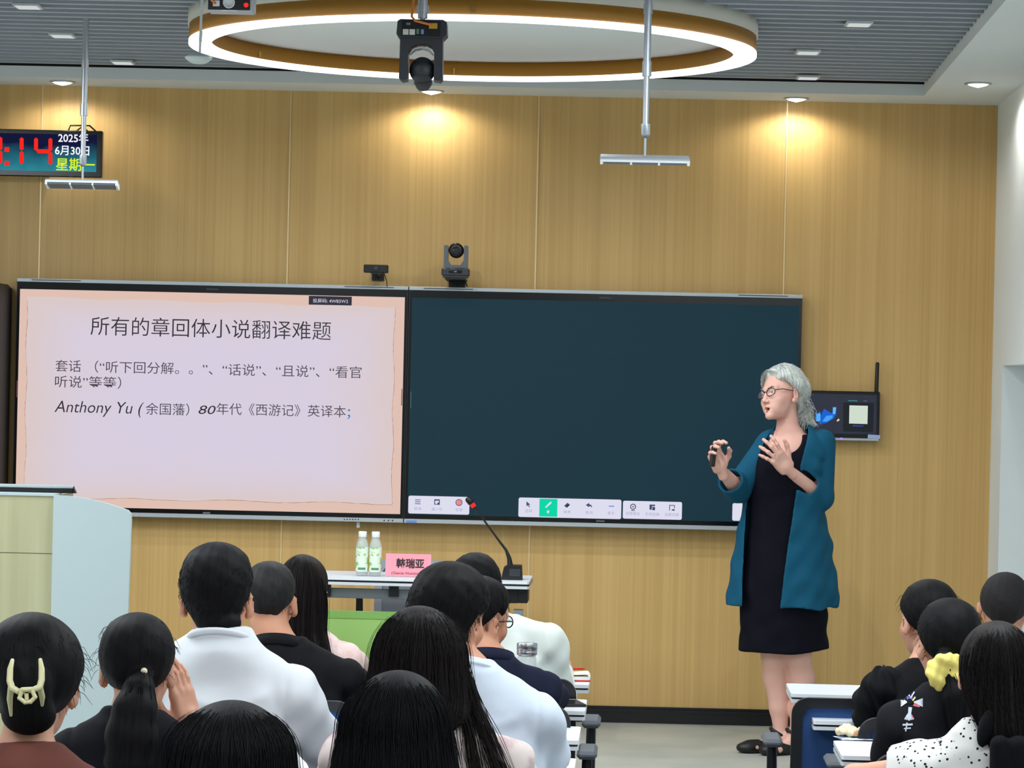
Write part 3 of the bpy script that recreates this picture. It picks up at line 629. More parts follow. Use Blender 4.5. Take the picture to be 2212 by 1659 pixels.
for py in (323, 353): q = clk(15, py); a.prism([(q.x-5*k, q.z-5*k), (q.x+5*k, q.z-5*k), (q.x+5*k, q.z+5*k), (q.x-5*k, q.z+5*k)], -.003, -.002)
a.cutoff(); a.each('time_digit', m_seg, r)
def cfit(body, xa, xb, py, size, m):
    p0, p1 = clk(xa, py), clk(xb, py+.022*(xb-xa)); t = text(body, size, m, r, (0, 0, 0), 'date_text', off=.012); xv = [v.co.x for v in t.data.vertices]; sx = (p1.x-p0.x)/(max(xv)-min(xv)); t.scale.x = sx; t.location = (p0.x-min(xv)*sx, -.0025, (p0.z+p1.z)/2)
mw = glow('white date', (240, 240, 255), 1.1)
cfit('2025年', 126, 191, 299, .052, mw); cfit('6月30日', 119, 193, 326, .052, mw); cfit('星期一', 121, 205, 357, .066, glow('yellow weekday', (206, 232, 40), 1.1))
a = MB()
for q in (-1, 1): a.tube([(.33+q*.02, .03, h), (.35+q*.03, .02, h+.025), (.39+q*.02, .04, h+.028), (.42+q*.02, .08, h)], .004, 6); a.cutoff()
a.each('cable', m_black, r)

# control screen with an aerial
Yk = 14.63; k = Yk/6500; c = P(1822, 898, Yk); w, h = 78*k, 53*k
r = thing('control_screen', 'small dark touch screen on the wall right of the speaker with a black aerial', 'screen', c)
a = MB(); a.box((-w, 0, -h), (w, .068, h), bev=.004); a.build('case', m_blackg, r)
a = MB(); a.box((-w+.006, -.002, -h), (w-.002, .012, -h+5*k), bev=.001); a.build('bottom_rail', m_silver, r)
def tgt(px, py): return P(px, py, Yk)-r.location
def plate(name, pts, m, d0=-.002, d1=-.0012):
    a = MB(); a.prism([(tgt(*q).x, tgt(*q).z) for q in pts], d0, d1); return a.build(name, m, r)
plate('display_panel', [(1748, 850), (1894, 853.5), (1893, 938), (1746, 936)], mat('dim panel', (16, 18, 28), .15, emit=(40, 42, 58), strength=.75), -.0009, -.0001)
plate('picture_area', [(1822, 869), (1888, 870.5), (1886, 934), (1821, 932)], mat('darker panel', (6, 6, 12), .15, emit=(16, 17, 28), strength=.6))
plate('light_square', [(1834.8, 875.6), (1874.6, 876.6), (1873.6, 916), (1834, 914.8)], glow('pale square', (212, 226, 210), .95), -.0034, -.0022)
plate('blue_graphic', [(1762, 893), (1772, 889), (1773, 898), (1780, 883), (1793, 891), (1798, 892), (1799, 879), (1807, 879), (1806, 895), (1800, 905), (1784, 914), (1773, 915), (1768, 911), (1761, 910)], glow('blue drawing', (34, 104, 220), .9), -.0026, -.0021)
plate('blue_graphic', [(1763, 895), (1772, 892), (1772, 909), (1763, 910)], glow('light blue drawing', (90, 180, 250), .95), -.0032, -.0027)
plate('blue_graphic', [(1799, 880), (1806, 880), (1804, 894), (1799, 895)], glow('light blue drawing b', (110, 190, 250), .95), -.0032, -.0027)
plate('blue_graphic', [(1776, 910), (1785, 898), (1799, 897), (1798, 903), (1786, 911)], glow('light blue drawing c', (76, 164, 246), .95), -.0032, -.0027)
plate('yellow_mark', [(1807, 909), (1811, 904), (1814, 907), (1809, 911)], glow('cream mark', (226, 226, 180), .9), -.0026, -.0021)
plate('caption_line', [(1832, 864.5), (1852, 865), (1852, 867), (1832, 866.5)], glow('teal caption', (70, 150, 156), .8), -.0026, -.0021)
plate('caption_line', [(1865, 865), (1873, 865.2), (1873, 867), (1865, 866.8)], glow('grey caption', (110, 112, 130), .7), -.0026, -.0021)
plate('caption_line', [(1842, 918.5), (1865, 919.5), (1865, 921.3), (1842, 921)], glow('blue caption', (70, 84, 190), .8), -.0026, -.0021)
a = MB(); q = tgt(1817.5, 947.5); a.ball((q.x, -.002, q.z), (3*k, .002, 2.4*k), 10); a.build('indicator_light', glow('violet indicator', (120, 80, 255), 3), r)
plate('sticker', [(1875, 938.5), (1901, 940), (1901, 948), (1874, 947)], mat('pale blue sticker', (170, 184, 226), .5), -.0036, -.003)
a = MB(); t0, t1 = tgt(1894, 850), tgt(1896.5, 785); a.tube([(t0.x, .02, t0.z), (t0.x, .02, t0.z+.02), (t1.x, .02, t1.z), (t1.x, .02, t1.z+.006)], [4.6*k, 4.4*k, 4.2*k, 2.5*k], 12); a.build('aerial', m_black, r)

# loudspeaker at the left edge
p = P(10, 612, 14.45); r = thing('column_speaker', 'tall black cabinet standing at the left edge beside the slide screen', 'cabinet', (p.x-.25, 14.42, 0))
a = MB(); a.box((-.25, -.2, .04), (.25, .25, p.z), bev=.02); a.build('cabinet', mat('charcoal cabinet', (26, 25, 22), .6), r)
a = MB(); a.box((-.22, -.206, .2), (.22, -.2005, p.z-.14)); a.build('front_grille', mat('black grille', (14, 14, 15), .8), r)
a = MB()
for q in (-.2, .2): a.cyl((q, -.1, 0), (q, -.1, .045), .02); a.cutoff(); a.cyl((q, .15, 0), (q, .15, .045), .02); a.cutoff()
a.each('foot', m_black, r)
# ---------------------------------------------------------------- furniture
m_top = mat('white desk top', (226, 231, 236), .35); m_lip = mat('pale desk lip', (206, 210, 216), .4); m_edge = mat('black desk edge', (12, 12, 15), .4)
m_leg = mat('pale grey desk leg', (168, 174, 178), .45, .2); m_blue = noisy(mat('blue mesh fabric', (38, 74, 128), .75), nscale=400, bump=.3)
m_gmesh = noisy(mat('grey mesh fabric', (120, 124, 132), .75), nscale=400, bump=.3); m_frame = mat('black chair frame', (20, 22, 27), .45); m_pad = mat('grey arm pad', (84, 89, 96), .6)
def desk_tree(loc, rz, w, label, group, d=.375):
    r = thing('desk', label, 'desk', loc, rz, group); h = .75; ch = .028
    def slab(z0, z1, e=0):
        a = MB(); W2, D2 = w/2-e, d-e; a.prism([(-W2+ch*.25, e), (W2-ch*.25, e), (W2, e+ch*.3), (W2, D2-.01), (W2-.01, D2), (-W2+.01, D2), (-W2, D2-.01), (-W2, e+ch*.3)], z0, z1, 'z'); return a
    slab(h-.012, h).build('desktop', m_top, r); slab(h-.0185, h-.0122, .003).build('edge_band', m_edge, r); slab(h-.030, h-.0187).build('lower_lip', m_lip, r)
    for sx in (-1, 1):
        x = sx*(w/2-.13)
        a = MB(); a.box((x-.022, d*.45, .05), (x+.022, d*.45+.06, h-.13), bev=.004); a.build('leg', m_leg, r)
        a = MB(); a.box((x-.025, .02, .012), (x+.025, d-.0, .05), bev=.006); a.build('foot', m_leg, r)
        a = MB(); a.box((x-.035, d*.45-.09, h-.13), (x-.004, d*.45+.08, h-.0305), bev=.004); a.build('pivot_bracket', m_frame, r)
        a = MB(); a.box((x+.004, d*.45-.09, h-.13), (x+.035, d*.45+.08, h-.0305), bev=.004); a.build('pivot_bracket', m_frame, r)
    a = MB(); a.box((-w/2+.2, d-.06, h-.16), (w/2-.2, d-.045, h-.0305)); a.box((-w/2+.13, d-.10, h-.09), (w/2-.13, d-.07, h-.05)); a.build('modesty_panel', mat('grey modesty panel', (128, 136, 142), .5) if 'grey modesty panel' not in bpy.data.materials else bpy.data.materials['grey modesty panel'], r)
    return r
def chair_tree(loc, rz, label, group, mesh=None, name='office_chair', top=.80, frame=None):
    """origin on the floor below the seat; it faces +y"""
    r = thing(name, label, 'chair', loc, rz, group); mesh = mesh or m_blue
    a = MB(); a.box((-.23, -.20, .405), (.23, .235, .445), bev=.018); a.build('seat', mesh, r)
    out = rrect(0, 0, .225, (top-.47)/2, .055, 7); inn = rrect(0, -.0, .19, (top-.47)/2-.032, .035, 7); n = len(out); zc = (top+.47)/2; a = MB()
    def by(z): return -.225-.02*((z-zc)/.17)
    vs = []
    for pl, dy in ((out, 0), (inn, 0), (out, .028), (inn, .028)): vs += [(x, by(z+zc)-dy, z+zc) for x, z in pl]
    fs = []
    for i in range(n):
        j = (i+1) % n; fs += [(i, j, n+j, n+i), (2*n+j, 2*n+i, 3*n+i, 3*n+j), (j, i, 2*n+i, 2*n+j), (n+i, n+j, 3*n+j, 3*n+i)]
    a.add(vs, [f[::-1] for f in fs]); a.build('back_frame', frame or m_frame, r)
    a = MB(); pl = rrect(0, 0, .193, (top-.47)/2-.029, .035, 7); vs = [(x, by(z+zc)-.010, z+zc) for x, z in pl]+[(x, by(z+zc)-.016, z+zc) for x, z in pl]
    a.add(vs, [tuple(range(n)), tuple(range(2*n-1, n-1, -1))]); a.build('back_mesh', mesh, r)
    a = MB(); a.tube([(0, -.02, .385), (0, -.16, .375), (0, -.245, .42), (0, -.262, .50)], [.022, .022, .02, .018], 10); a.build('back_stem', m_frame, r)
    for sx in (-1, 1):
        a = MB(); a.tube([(sx*.13, 0, .39), (sx*.25, 0, .385), (sx*.272, .0, .42), (sx*.275, 0, .632)], [.017, .017, .019, .016], 12); ar = a.build('armrest', m_frame, r)
        a = MB(); a.box((sx*.275-.032, -.11, .632), (sx*.275+.032, .12, .658), bev=.010); a.build('arm_pad', m_pad, ar)
    a = MB(); a.cyl((0, 0, .09), (0, 0, .40), .026); a.box((-.09, -.09, .375), (.09, .09, .404)); a.build('gas_column', m_frame, r)
    a = MB()
    for i in range(5): g = 2*math.pi*i/5+.3; a.tube([(0, 0, .095), (.27*math.cos(g), .27*math.sin(g), .07)], [.026, .014], 8)
    b = a.build('star_base', m_frame, r)
    for i in range(5):
        g = 2*math.pi*i/5+.3; x, y = .27*math.cos(g), .27*math.sin(g); a = MB(); a.cyl((x-.022*math.sin(g), y+.022*math.cos(g), .029), (x+.022*math.sin(g), y-.022*math.cos(g), .029), .0285, n=14); a.cyl((x, y, .03), (x, y, .075), .008, n=8); a.build('caster', m_black, b)
    return r
DZ = FLOOR+.75
# rows of desks: (left block near edge, right block near edge)
XE = {1: P(1272, 1480, 10.68).x, 2: P(1264, 1530, 9.81).x, 3: P(1250, 1590, 9.0).x}
rows_l = [(1, 10.68), (2, 9.81), (3, 9.0), (4, 8.2), (5, 7.34), (6, 6.3)]
nm = {1: 'front row', 2: 'second row', 3: 'third row', 4: 'fourth row', 5: 'fifth row', 6: 'last row'}
dk = None
for i, y in rows_l:
    xe = XE.get(i, P(1240, 1600, y).x)
    for j in ((0,) if i < 5 else (0, 1)):
        x = xe-.62-1.25*j; loc = (x, y+.02*j, FLOOR); lb = 'white desk in the %s left of the aisle, %s' % (nm[i], 'at the aisle end' if j == 0 else 'away from the aisle')
        if dk is None: dk = desk_tree(loc, FR, 1.24, lb, 'desks left of the aisle')
        else: c = copy_tree(dk); c.location = loc; c['label'] = lb
for i, px, y in ((1, 1709, 10.52), (2, 1757, 9.68), (3, 1818, 8.77), (4, 1880, 7.80)):
    x = P(px, 1500+55*(i-1), y).x+.62; c = copy_tree(dk); c.location = (x, y-.02, FLOOR); c['group'] = 'desks right of the aisle'
    c['label'] = 'white desk, %s right of aisle%s' % (nm[i], {1: ' with the empty blue chair', 2: ', behind the empty blue chair', 3: ' with a crumpled wrapper on it', 4: ' before the spotted blouse'}[i])
# front table on the platform
yt = 13.62; tr = thing('folding_table', 'white folding table on the platform with two bottles and a name card', 'table', (0, 0, 0))
pe = P(1143, 1258, yt); tl = 1.22; tr.location = (pe.x-tl/2, yt, 0); tr.rotation_euler.z = FR; tz = P(1120, 1256, yt).z; td = .46
def tslab(z0, z1, e=0):
    a = MB(); a.prism([(-tl/2+.008, e), (tl/2-.008, e), (tl/2, .012), (tl/2, td-.01), (tl/2-.01, td), (-tl/2, td), (-tl/2, .012)], z0, z1, 'z'); return a
tslab(tz-.012, tz).build('tabletop', m_top, tr); tslab(tz-.021, tz-.0122, .003).build('edge_band', m_edge, tr); tslab(tz-.034, tz-.0212).build('lower_lip', m_lip, tr)
def tb(px, py, dy=0): q = P(px, py, yt+dy)-Vector(tr.location); return q
m_mod = bpy.data.materials['grey modesty panel']
a = MB(); q0, q1 = tb(700, 1273), tb(890, 1299); a.box((-tl/2+.10, .10, q1.z), (tl/2-.16, .118, q0.z), bev=.004); a.build('modesty_panel', m_mod, tr)
for px in (848, 700): q = tb(px, 1262); a = MB(); a.box((q.x-.022, .07, q.z-.062), (q.x+.022, .0985, tz-.035)); a.build('hinge_bracket', m_frame, tr)
for px in (1117, 610): q = tb(px, 1290); a = MB(); a.box((q.x-.022, .16, .05), (q.x+.022, .22, tz-.14)); a.box((q.x-.025, -.02, .0), (q.x+.025, td, .05), bev=.006); a.build('leg', m_leg, tr)
for px, w in ((1103, 15), (1127, 11.5)): q = tb(px, 1290); a = MB(); a.box((q.x-w/475, .10, tb(px, 1306).z), (q.x+w/475, .30, tb(px, 1274).z), bev=.004); a.build('pivot_bracket', m_frame, tr)
TT = tz
# chair behind the table
ch = chair_tree((P(905, 1250, 14.05).x, 14.02, 0), math.pi+FR, 'grey office chair behind the platform table', 'office chairs', m_gmesh, top=P(905, 1211, 14.25).z, frame=mat('lilac grey chair frame', (150, 153, 164), .5))
# two bottles
m_pet = mat('clear bottle plastic', (226, 236, 236), .08, alpha=.28); m_cap = mat('white bottle cap', (234, 238, 238), .4); m_lab = noisy(mat('bottle label', (226, 236, 220), .5), (1, 1, 1.6), 22, c2=(140, 196, 96), lo=.52, hi=.58)
m_labg = mat('green label band', (84, 140, 96), .5)
by = yt+.13; kb = by/6500
def bottle(px, label):
    p = P(px, 1242, by); r = thing('water_bottle', label, 'bottle', (p.x, by, TT), 0, 'bottles on the platform table'); R = 13.3*kb
    a = MB(); a.lathe([(0, .001), (R*.9, .001), (R, .006), (R, 66*kb), (R*.97, 69*kb), (R*.72, 80*kb), (R*.5, 84*kb), (R*.5, 86*kb), (R*.42, 86*kb), (R*.42, 83*kb), (R*.92, 67*kb), (R*.94, .008), (0, .005)]); a.build('bottle_body', m_pet, r)
    a = MB(); a.lathe([(R*.63, 84*kb), (R*.66, 85*kb), (R*.66, 95.5*kb), (R*.6, 96.5*kb), (0, 96.5*kb)]); a.build('cap', m_cap, r)
    a = MB(); a.lathe([(R*1.012, 10*kb), (R*1.02, 11*kb), (R*1.02, 62*kb), (R*1.012, 63*kb)]); a.build('label', m_lab, r)
    a = MB()
    for i in range(9): g0, g1 = math.radians(-125+i*8), math.radians(-117+i*8); a.add([(R*1.03*math.cos(g0), R*1.03*math.sin(g0), 14*kb), (R*1.03*math.cos(g1), R*1.03*math.sin(g1), 14*kb), (R*1.03*math.cos(g1), R*1.03*math.sin(g1), 19*kb), (R*1.03*math.cos(g0), R*1.03*math.sin(g0), 19*kb)], [(0, 1, 2, 3)])
    a.build('label_mark', m_labg, r)
    a = MB(); a.lathe([(0, .006), (R*.91, .008), (R*.91, 64*kb), (0, 64*kb)]); a.build('water', mat('water', (214, 226, 226), .05, alpha=.22) if 'water' not in bpy.data.materials else bpy.data.materials['water'], r)
bottle(781.5, 'left of the two clear bottles with green and white labels on the platform table'); bottle(810, 'right of the two clear bottles, next to the pink name card')
# name card
m_pink = mat('pink card', (238, 150, 164), .6); m_acr = mat('clear acrylic', (236, 238, 240), .08, alpha=.3)
p = P(881, 1243, by-.02); r = thing('name_card', 'pink name card in a clear stand on the platform table', 'sign', (p.x, by-.02, TT), -.03); kk = by/6500; w = 48.5*kk; h = 49*kk; Rt = Matrix.Rotation(math.radians(-10), 3, 'X')
a = MB(); a.box((-w, -.001, .004), (w, .001, h+.004), R=Rt, c=Vector((0, 0, 0))); a.build('card', m_pink, r)
a = MB(); a.box((-w-.002, .0012, .001), (w+.002, .0032, h+.002), R=Rt); a.box((-w-.002, -.03, .0005), (w+.002, .035, .0035)); a.build('stand', m_acr, r)
def card(body, xa, xb, zc, size, m, off):
    t = text(body, size, m, r, (0, 0, 0), 'lettering', off=off, rot=(math.pi/2-math.radians(10), 0, 0)); xv = [v.co.x for v in t.data.vertices]; sx = (xb-xa)/(max(xv)-min(xv)); t.scale.x = sx; v = Rt@Vector((0, -.0018, zc)); t.location = (xa-min(xv)*sx, v.y, v.z)
card('韩瑞亚', -26*kk, 34.5*kk, 28.5*kk, .046, m_ink, .022); card('(Genie Huntington)', -36*kk, 44*kk, 8.5*kk, .017, mat('small red print', (150, 50, 66), .6), 0)
# gooseneck microphone
p = P(1104, 1250, by); k = by/6500; r = thing('gooseneck_microphone', 'black gooseneck microphone with a red ring on the platform table', 'microphone', (p.x, by, TT))
a = MB(); a.prism([(-22*k, 0), (25*k, 0), (23*k, 31*k), (-8*k, 31*k), (-16*k, 26*k)], -.05, .06); a.build('base', mat('microphone base', (22, 23, 26), .35), r)
a = MB(); a.box((-4*k, -.0525, 8*k), (20*k, -.0503, 24*k), bev=.001); a.build('button_panel', m_dgrey, r)
g = [(1102, 1222), (1100, 1206), (1093, 1188), (1074, 1163), (1050, 1130), (1034, 1107), (1023, 1093)]
a = MB(); a.tube([P(x, y, by)-r.location for x, y in g], [6.5*k, 5*k, 3.2*k, 2.4*k, 2.2*k, 2.0*k, 2.2*k], 10); a.build('neck', m_black, r)
q0, q1, q2 = [P(x, y, by)-r.location for x, y in ((1024, 1095), (1019.5, 1088.5), (1008, 1075))]
a = MB(); a.tube([q0, q1], [5*k, 5.4*k], 12); a.build('light_ring', m_red, r)
a = MB(); a.tube([q1, q1.lerp(q2, .2), q1.lerp(q2, .8), q2], [5.4*k, 7.2*k, 6.6*k, 3*k], 12); a.build('microphone_head', m_black, r)

# lectern
yl = 12.2; k = yl/6500; p = P(200, 1300, yl); x_r = P(283, 1200, yl).x; x_s = P(117, 1130, yl).x; zt_ = P(100, 1069, yl).z; zs = P(283, 1100, yl).z
r = thing('lectern', 'pale wood and white lectern with a curved right end at the left edge', 'lectern', (x_s, yl, 0)); xl = -1.15
m_lw = noisy(mat('pale wood panel', (176, 173, 138), .5), (14, 1, .7), 1.2, c2=(164, 161, 126)); m_lwh = mat('white lectern shell', (172, 187, 190), .45)
a = MB(); g = .012; zj = P(60, 1194, yl).z
a.box((xl, 0, .06), (-.003, .02, zj-.004)); a.box((xl, 0, zj), (-.003, .02, zt_-.006)); a.build('wood_panel', m_lw, r)
a = MB(); a.box((xl, .004, .0), (-.004, .5, zt_-.004)); a.build('cabinet', mat('lectern carcass', (150, 148, 120), .6), r)
a = MB(); a.box((xl-.01, -.005, zt_-.005), (-.0, .55, zt_+.004)); a.build('top_board', m_lwh, r)
xe = x_r-x_s; prof = [(0, 0), (xe-.012, 0), (xe+.002, zs-.05), (xe, zs-.018), (xe-.012, zs-.004)]
for i in range(1, 13): t = i/12; prof.append((xe-.012-(xe-.012-.0)*t, zs-.004+(zt_-zs+.004)*(1-(1-t)**2.0)))
a = MB(); a.prism(prof, -.03, .0); a.build('curved_end', m_lwh, r)
r2 = thing('monitor', 'black monitor with a silver top edge lying on the lectern', 'monitor', (0, 0, 0)); pa, pb = P(-200, 1042, yl+.12), P(158, 1049, yl+.12); r2.location = ((pa.x+pb.x)/2, yl+.12, zt_+.004); w = (pb.x-pa.x)/2; h = pb.z-zt_-.004
a = MB(); a.box((-w, 0, 0), (w, .03, h-.012), bev=.003); a.build('housing', m_black, r2)
a = MB(); a.box((-w, -.002, h-.013), (w, .045, h), bev=.003); a.build('top_edge', m_silver, r2)
a = MB(); a.prism([(w-.0, 0), (w+.012, 0), (w-.0, h-.004)], .0, .03); a.build('side_edge', m_black, r2)

# lime green panel on the front row desk
pa, pb, pc = P(636, 1318, 10.74), P(985, 1318, 10.74), P(760, 1446, 10.74)
r = thing('desk_screen', 'lime green upright panel standing on the front row desk left of the aisle', 'panel', ((pa.x+pb.x)/2, 10.80, DZ), FR); w = (pb.x-pa.x)/2; h = P(760, 1320, 10.8).z-DZ
a = MB(); a.box((-w, 0, .0), (w, .012, h), bev=.003); a.build('panel', mat('lime green panel', (156, 206, 116), .6), r)
a = MB(); a.box((-w-.001, -.004, h-.026), (w+.001, -.0002, h+.001)); a.build('top_batten', mat('shaded green batten', (130, 184, 96), .6), r)  # shading along the panel top is put into this darker green
for q in (-.6, .6): a = MB(); a.box((q*w-.03, .0125, 0), (q*w+.03, .06, .02)); a.build('foot', m_lip, r)

# small things on the desks
def onk(px, py, z=DZ): return Q(px, py, z)
m_paper2 = mat('white paper', (236, 236, 230), .7); m_redc = mat('red cover', (206, 40, 36), .5)
b = onk(1245, 1474); r = thing('notebook', 'open cream notebook on the front row desk at the aisle end', 'notebook', (XE[1]-.10, 10.83, DZ), .1)
a = MB(); a.box((-.1, -.07, 0), (.1, .07, .006)); a.build('cover', m_redc, r)
a = MB(); a.box((-.097, -.068, .006), (.097, .068, .018)); a.build('pages', m_paper2, r)
a = MB(); vs = [(-.02, -.06, .02), (.10, -.065, .026), (.105, .05, .028), (-.02, .06, .02), (-.02, -.06, .021), (.10, -.065, .027), (.105, .05, .029), (-.02, .06, .021)]; a.add(vs, [(3, 2, 1, 0), (4, 5, 6, 7), (0, 1, 5, 4), (1, 2, 6, 5), (2, 3, 7, 6), (3, 0, 4, 7)]); a.build('loose_page', mat('cream page', (232, 224, 196), .7), r)
r = thing('pen', 'red pen lying on the cream notebook', 'pen', (XE[1]-.07, 10.89, DZ+.0345), .3); a = MB(); a.tube([(-.06, 0, 0), (.05, 0, 0), (.062, 0, 0)], [.0045, .0045, .001], 10); a.build('barrel', m_redc, r); a = MB(); a.tube([(-.072, 0, 0), (-.0602, 0, 0)], [.003, .0046], 10); a.build('pen_end', m_black, r)
r = thing('phone', 'black phone lying on the second row desk at the aisle end', 'phone', (P(1232, 1515, 9.98).x, 9.99, DZ), .2); a = MB(); a.box((-.04, -.075, 0), (.04, .075, .009), bev=.003); a.build('body', m_black, r); a = MB(); a.box((-.037, -.071, .0091), (.037, .071, .0096)); a.build('glass', m_blackg, r)
r = thing('book', 'red and black book on the second row desk behind the black polo shirt', 'book', (P(775, 1480, 9.98).x, 9.98, DZ), .1)
a = MB(); a.box((-.12, -.08, 0), (.12, .08, .006)); a.box((-.12, -.08, .034), (.12, .08, .04)); a.box((-.12, .074, .006), (.12, .08, .034)); a.build('cover', mat('dark red cover', (120, 26, 26), .5), r); a = MB(); a.box((-.117, -.077, .0062), (.117, .0735, .0338)); a.build('pages', mat('dark pages', (60, 50, 50), .7), r)
# thermos jar
k = 10.0/6500; p = P(1138, 1420, 10.0); r = thing('glass_jar', 'glass jar with a steel lid on the second row desk beside the navy shirt', 'jar', (p.x, 10.0, DZ)); zt2 = P(1138, 1389, 10.0).z-DZ; R = 22.5*k
a = MB(); a.lathe([(0, .002), (R*.85, .002), (R*.95, .012), (R*.95, zt2-.05), (R*.8, zt2-.04), (R*.74, zt2-.04), (R*.88, zt2-.055), (R*.88, .014), (0, .01)]); a.build('glass', mat('jar glass', (214, 226, 226), .05, alpha=.35), r)
a = MB(); a.lathe([(R*.8, zt2-.042), (R*.98, zt2-.038), (R*.98, zt2-.026), (R*.93, zt2-.024), (R*.99, zt2-.022), (R, zt2-.004), (R*.95, zt2), (0, zt2)]); a.build('lid', mat('steel lid', (170, 176, 182), .25, .9), r)
# crumpled wrapper on the third desk at the right
q = onk(1868, 1592); r = thing('snack_wrapper', 'crumpled cream and orange wrapper on the third row desk at the right', 'wrapper', (q.x, q.y, DZ))
def wrapper():
    f = Field(.003)
    for i in range(9): x = -.07+.0165*i; f.u(ell((x, .01*math.sin(i*2.1), .016+.006*math.sin(i*1.7)), (.020, .026+.008*math.sin(i*1.3), .013+.004*math.sin(i))), .004)
    f.warp(lambda x, y, z: .0035*np.sin(210*x+60*z)*np.sin(170*y+90*x)).keep(lambda x, y, z: .0005-z); V, F = solid(f, 1); return mesh_np('foil', V, F, noisy(mat('cream foil', (240, 222, 180), .4), (1, 1, 1), 22, c2=(236, 140, 84), lo=.5, hi=.6), r)
wrapper()
r = thing('leaflet', 'blue and white leaflet under the crumpled wrapper', 'leaflet', (q.x+.01, q.y-.03, DZ), .2)
bpy.context.view_layer.update()
a = MB(); a.box((-.10, -.05, 0), (.10, .05, .0004)); a.build('sheet', noisy(mat('blue print sheet', (206, 214, 224), .5), nscale=24, c2=(88, 120, 168), lo=.5, hi=.56), r)
# the empty chair at the right aisle
xl_ = P(1715, 1530, 9.78).x
ec = chair_tree((xl_+.225, 10.02, FLOOR), FR, 'empty blue mesh chair pushed under the front row desk right of the aisle', 'office chairs', top=.815)
# ---------------------------------------------------------------- people: shared builders
def skin(name, c): return noisy(mat(name, c, .5, spec=.35), nscale=60, bump=.06)
m_skin = skin('light skin', (212, 158, 132)); m_skin2 = skin('tan skin', (196, 140, 112)); m_skinw = skin('pale pink skin', (222, 172, 156))
def hair_mat(name, c, c2, rough=.5, sc=(70, 70, 2.2), bump=.3, spec=.13):
    m = mat(name, c, rough, spec=spec); at = nd(m, 'ShaderNodeAttribute'); at.attribute_name = 'flow'
    mp = nd(m, 'ShaderNodeMapping'); mp.inputs['Scale'].default_value = sc; ln(m, at.outputs['Vector'], mp.inputs[0]); n = nd(m, 'ShaderNodeTexNoise'); n.inputs['Scale'].default_value = 1; n.inputs['Detail'].default_value = 5; ln(m, mp.outputs[0], n.inputs['Vector'])
    r = nd(m, 'ShaderNodeValToRGB'); e = r.color_ramp.elements; e[0].position = .35; e[1].position = .7; e[0].color = (*lin(c), 1); e[1].color = (*lin(c2), 1); ln(m, n.outputs['Fac'], r.inputs[0]); ln(m, r.outputs[0], bsdf(m).inputs['Base Color'])
    bm = nd(m, 'ShaderNodeBump'); bm.inputs['Strength'].default_value = bump; bm.inputs['Distance'].default_value = .004; ln(m, n.outputs['Fac'], bm.inputs['Height']); ln(m, bm.outputs[0], bsdf(m).inputs['Normal']); return m
m_hair = hair_mat('black hair', (9, 9, 11), (19, 18, 20), .58); m_hairb = hair_mat('dark brown hair', (17, 14, 14), (40, 34, 33)); m_hairs = hair_mat('cropped black hair', (14, 14, 16), (32, 30, 30), .6, (60, 60, 40), .5, .3)
m_hairg = hair_mat('silver grey hair', (165, 169, 165), (238, 242, 236), .55, (30, 30, 3.0), .6)
def cloth(name, c, c2=None, rough=.85, ns=9): return noisy(mat(name, c, rough, spec=.2), nscale=260, bump=.12, dist=.001)
m_tee = cloth('white cotton', (220, 224, 229)); m_teeb = cloth('pale blue white cotton', (206, 216, 230)); m_navy = cloth('navy polo cotton', (24, 28, 48)); m_blk = cloth('black cotton', (15, 15, 19)); m_blk2 = cloth('soft black jersey', (20, 20, 26))
m_cream = cloth('off white shirt cotton', (226, 234, 228)); m_brown = cloth('dusty brown cotton', (112, 66, 58)); m_blush = noisy(cloth('blush blouse', (232, 216, 212)), nscale=16, c2=(214, 186, 186), lo=.5, hi=.62); m_pinkb = noisy(cloth('pale pink blouse', (224, 190, 184)), nscale=30, c2=(236, 214, 210)); m_trou = cloth('dark trousers', (34, 36, 44)); m_shoe = mat('dark shoes', (24, 23, 24), .5)
m_shirt_grey = cloth('white collar shirt', (228, 230, 236))
def dots_mat():
    m = cloth('white blouse with dark specks', (236, 234, 230)); tc = nd(m, 'ShaderNodeTexCoord'); v = nd(m, 'ShaderNodeTexVoronoi'); v.inputs['Scale'].default_value = 74; v.inputs['Randomness'].default_value = .9; ln(m, tc.outputs['Object'], v.inputs['Vector'])
    n = nd(m, 'ShaderNodeTexNoise'); n.inputs['Scale'].default_value = 120; ln(m, tc.outputs['Object'], n.inputs['Vector']); ad = nd(m, 'ShaderNodeMath', operation='MULTIPLY_ADD'); ad.inputs[1].default_value = .28; ln(m, n.outputs['Fac'], ad.inputs[0]); ln(m, v.outputs['Distance'], ad.inputs[2])
    r = nd(m, 'ShaderNodeValToRGB'); e = r.color_ramp.elements; e[0].position = .37; e[1].position = .40; e[0].color = (*lin((26, 40, 34)), 1); e[1].color = (*lin((236, 234, 230)), 1); ln(m, ad.outputs[0], r.inputs[0]); ln(m, r.outputs[0], bsdf(m).inputs['Base Color']); return m
m_dots = dots_mat()

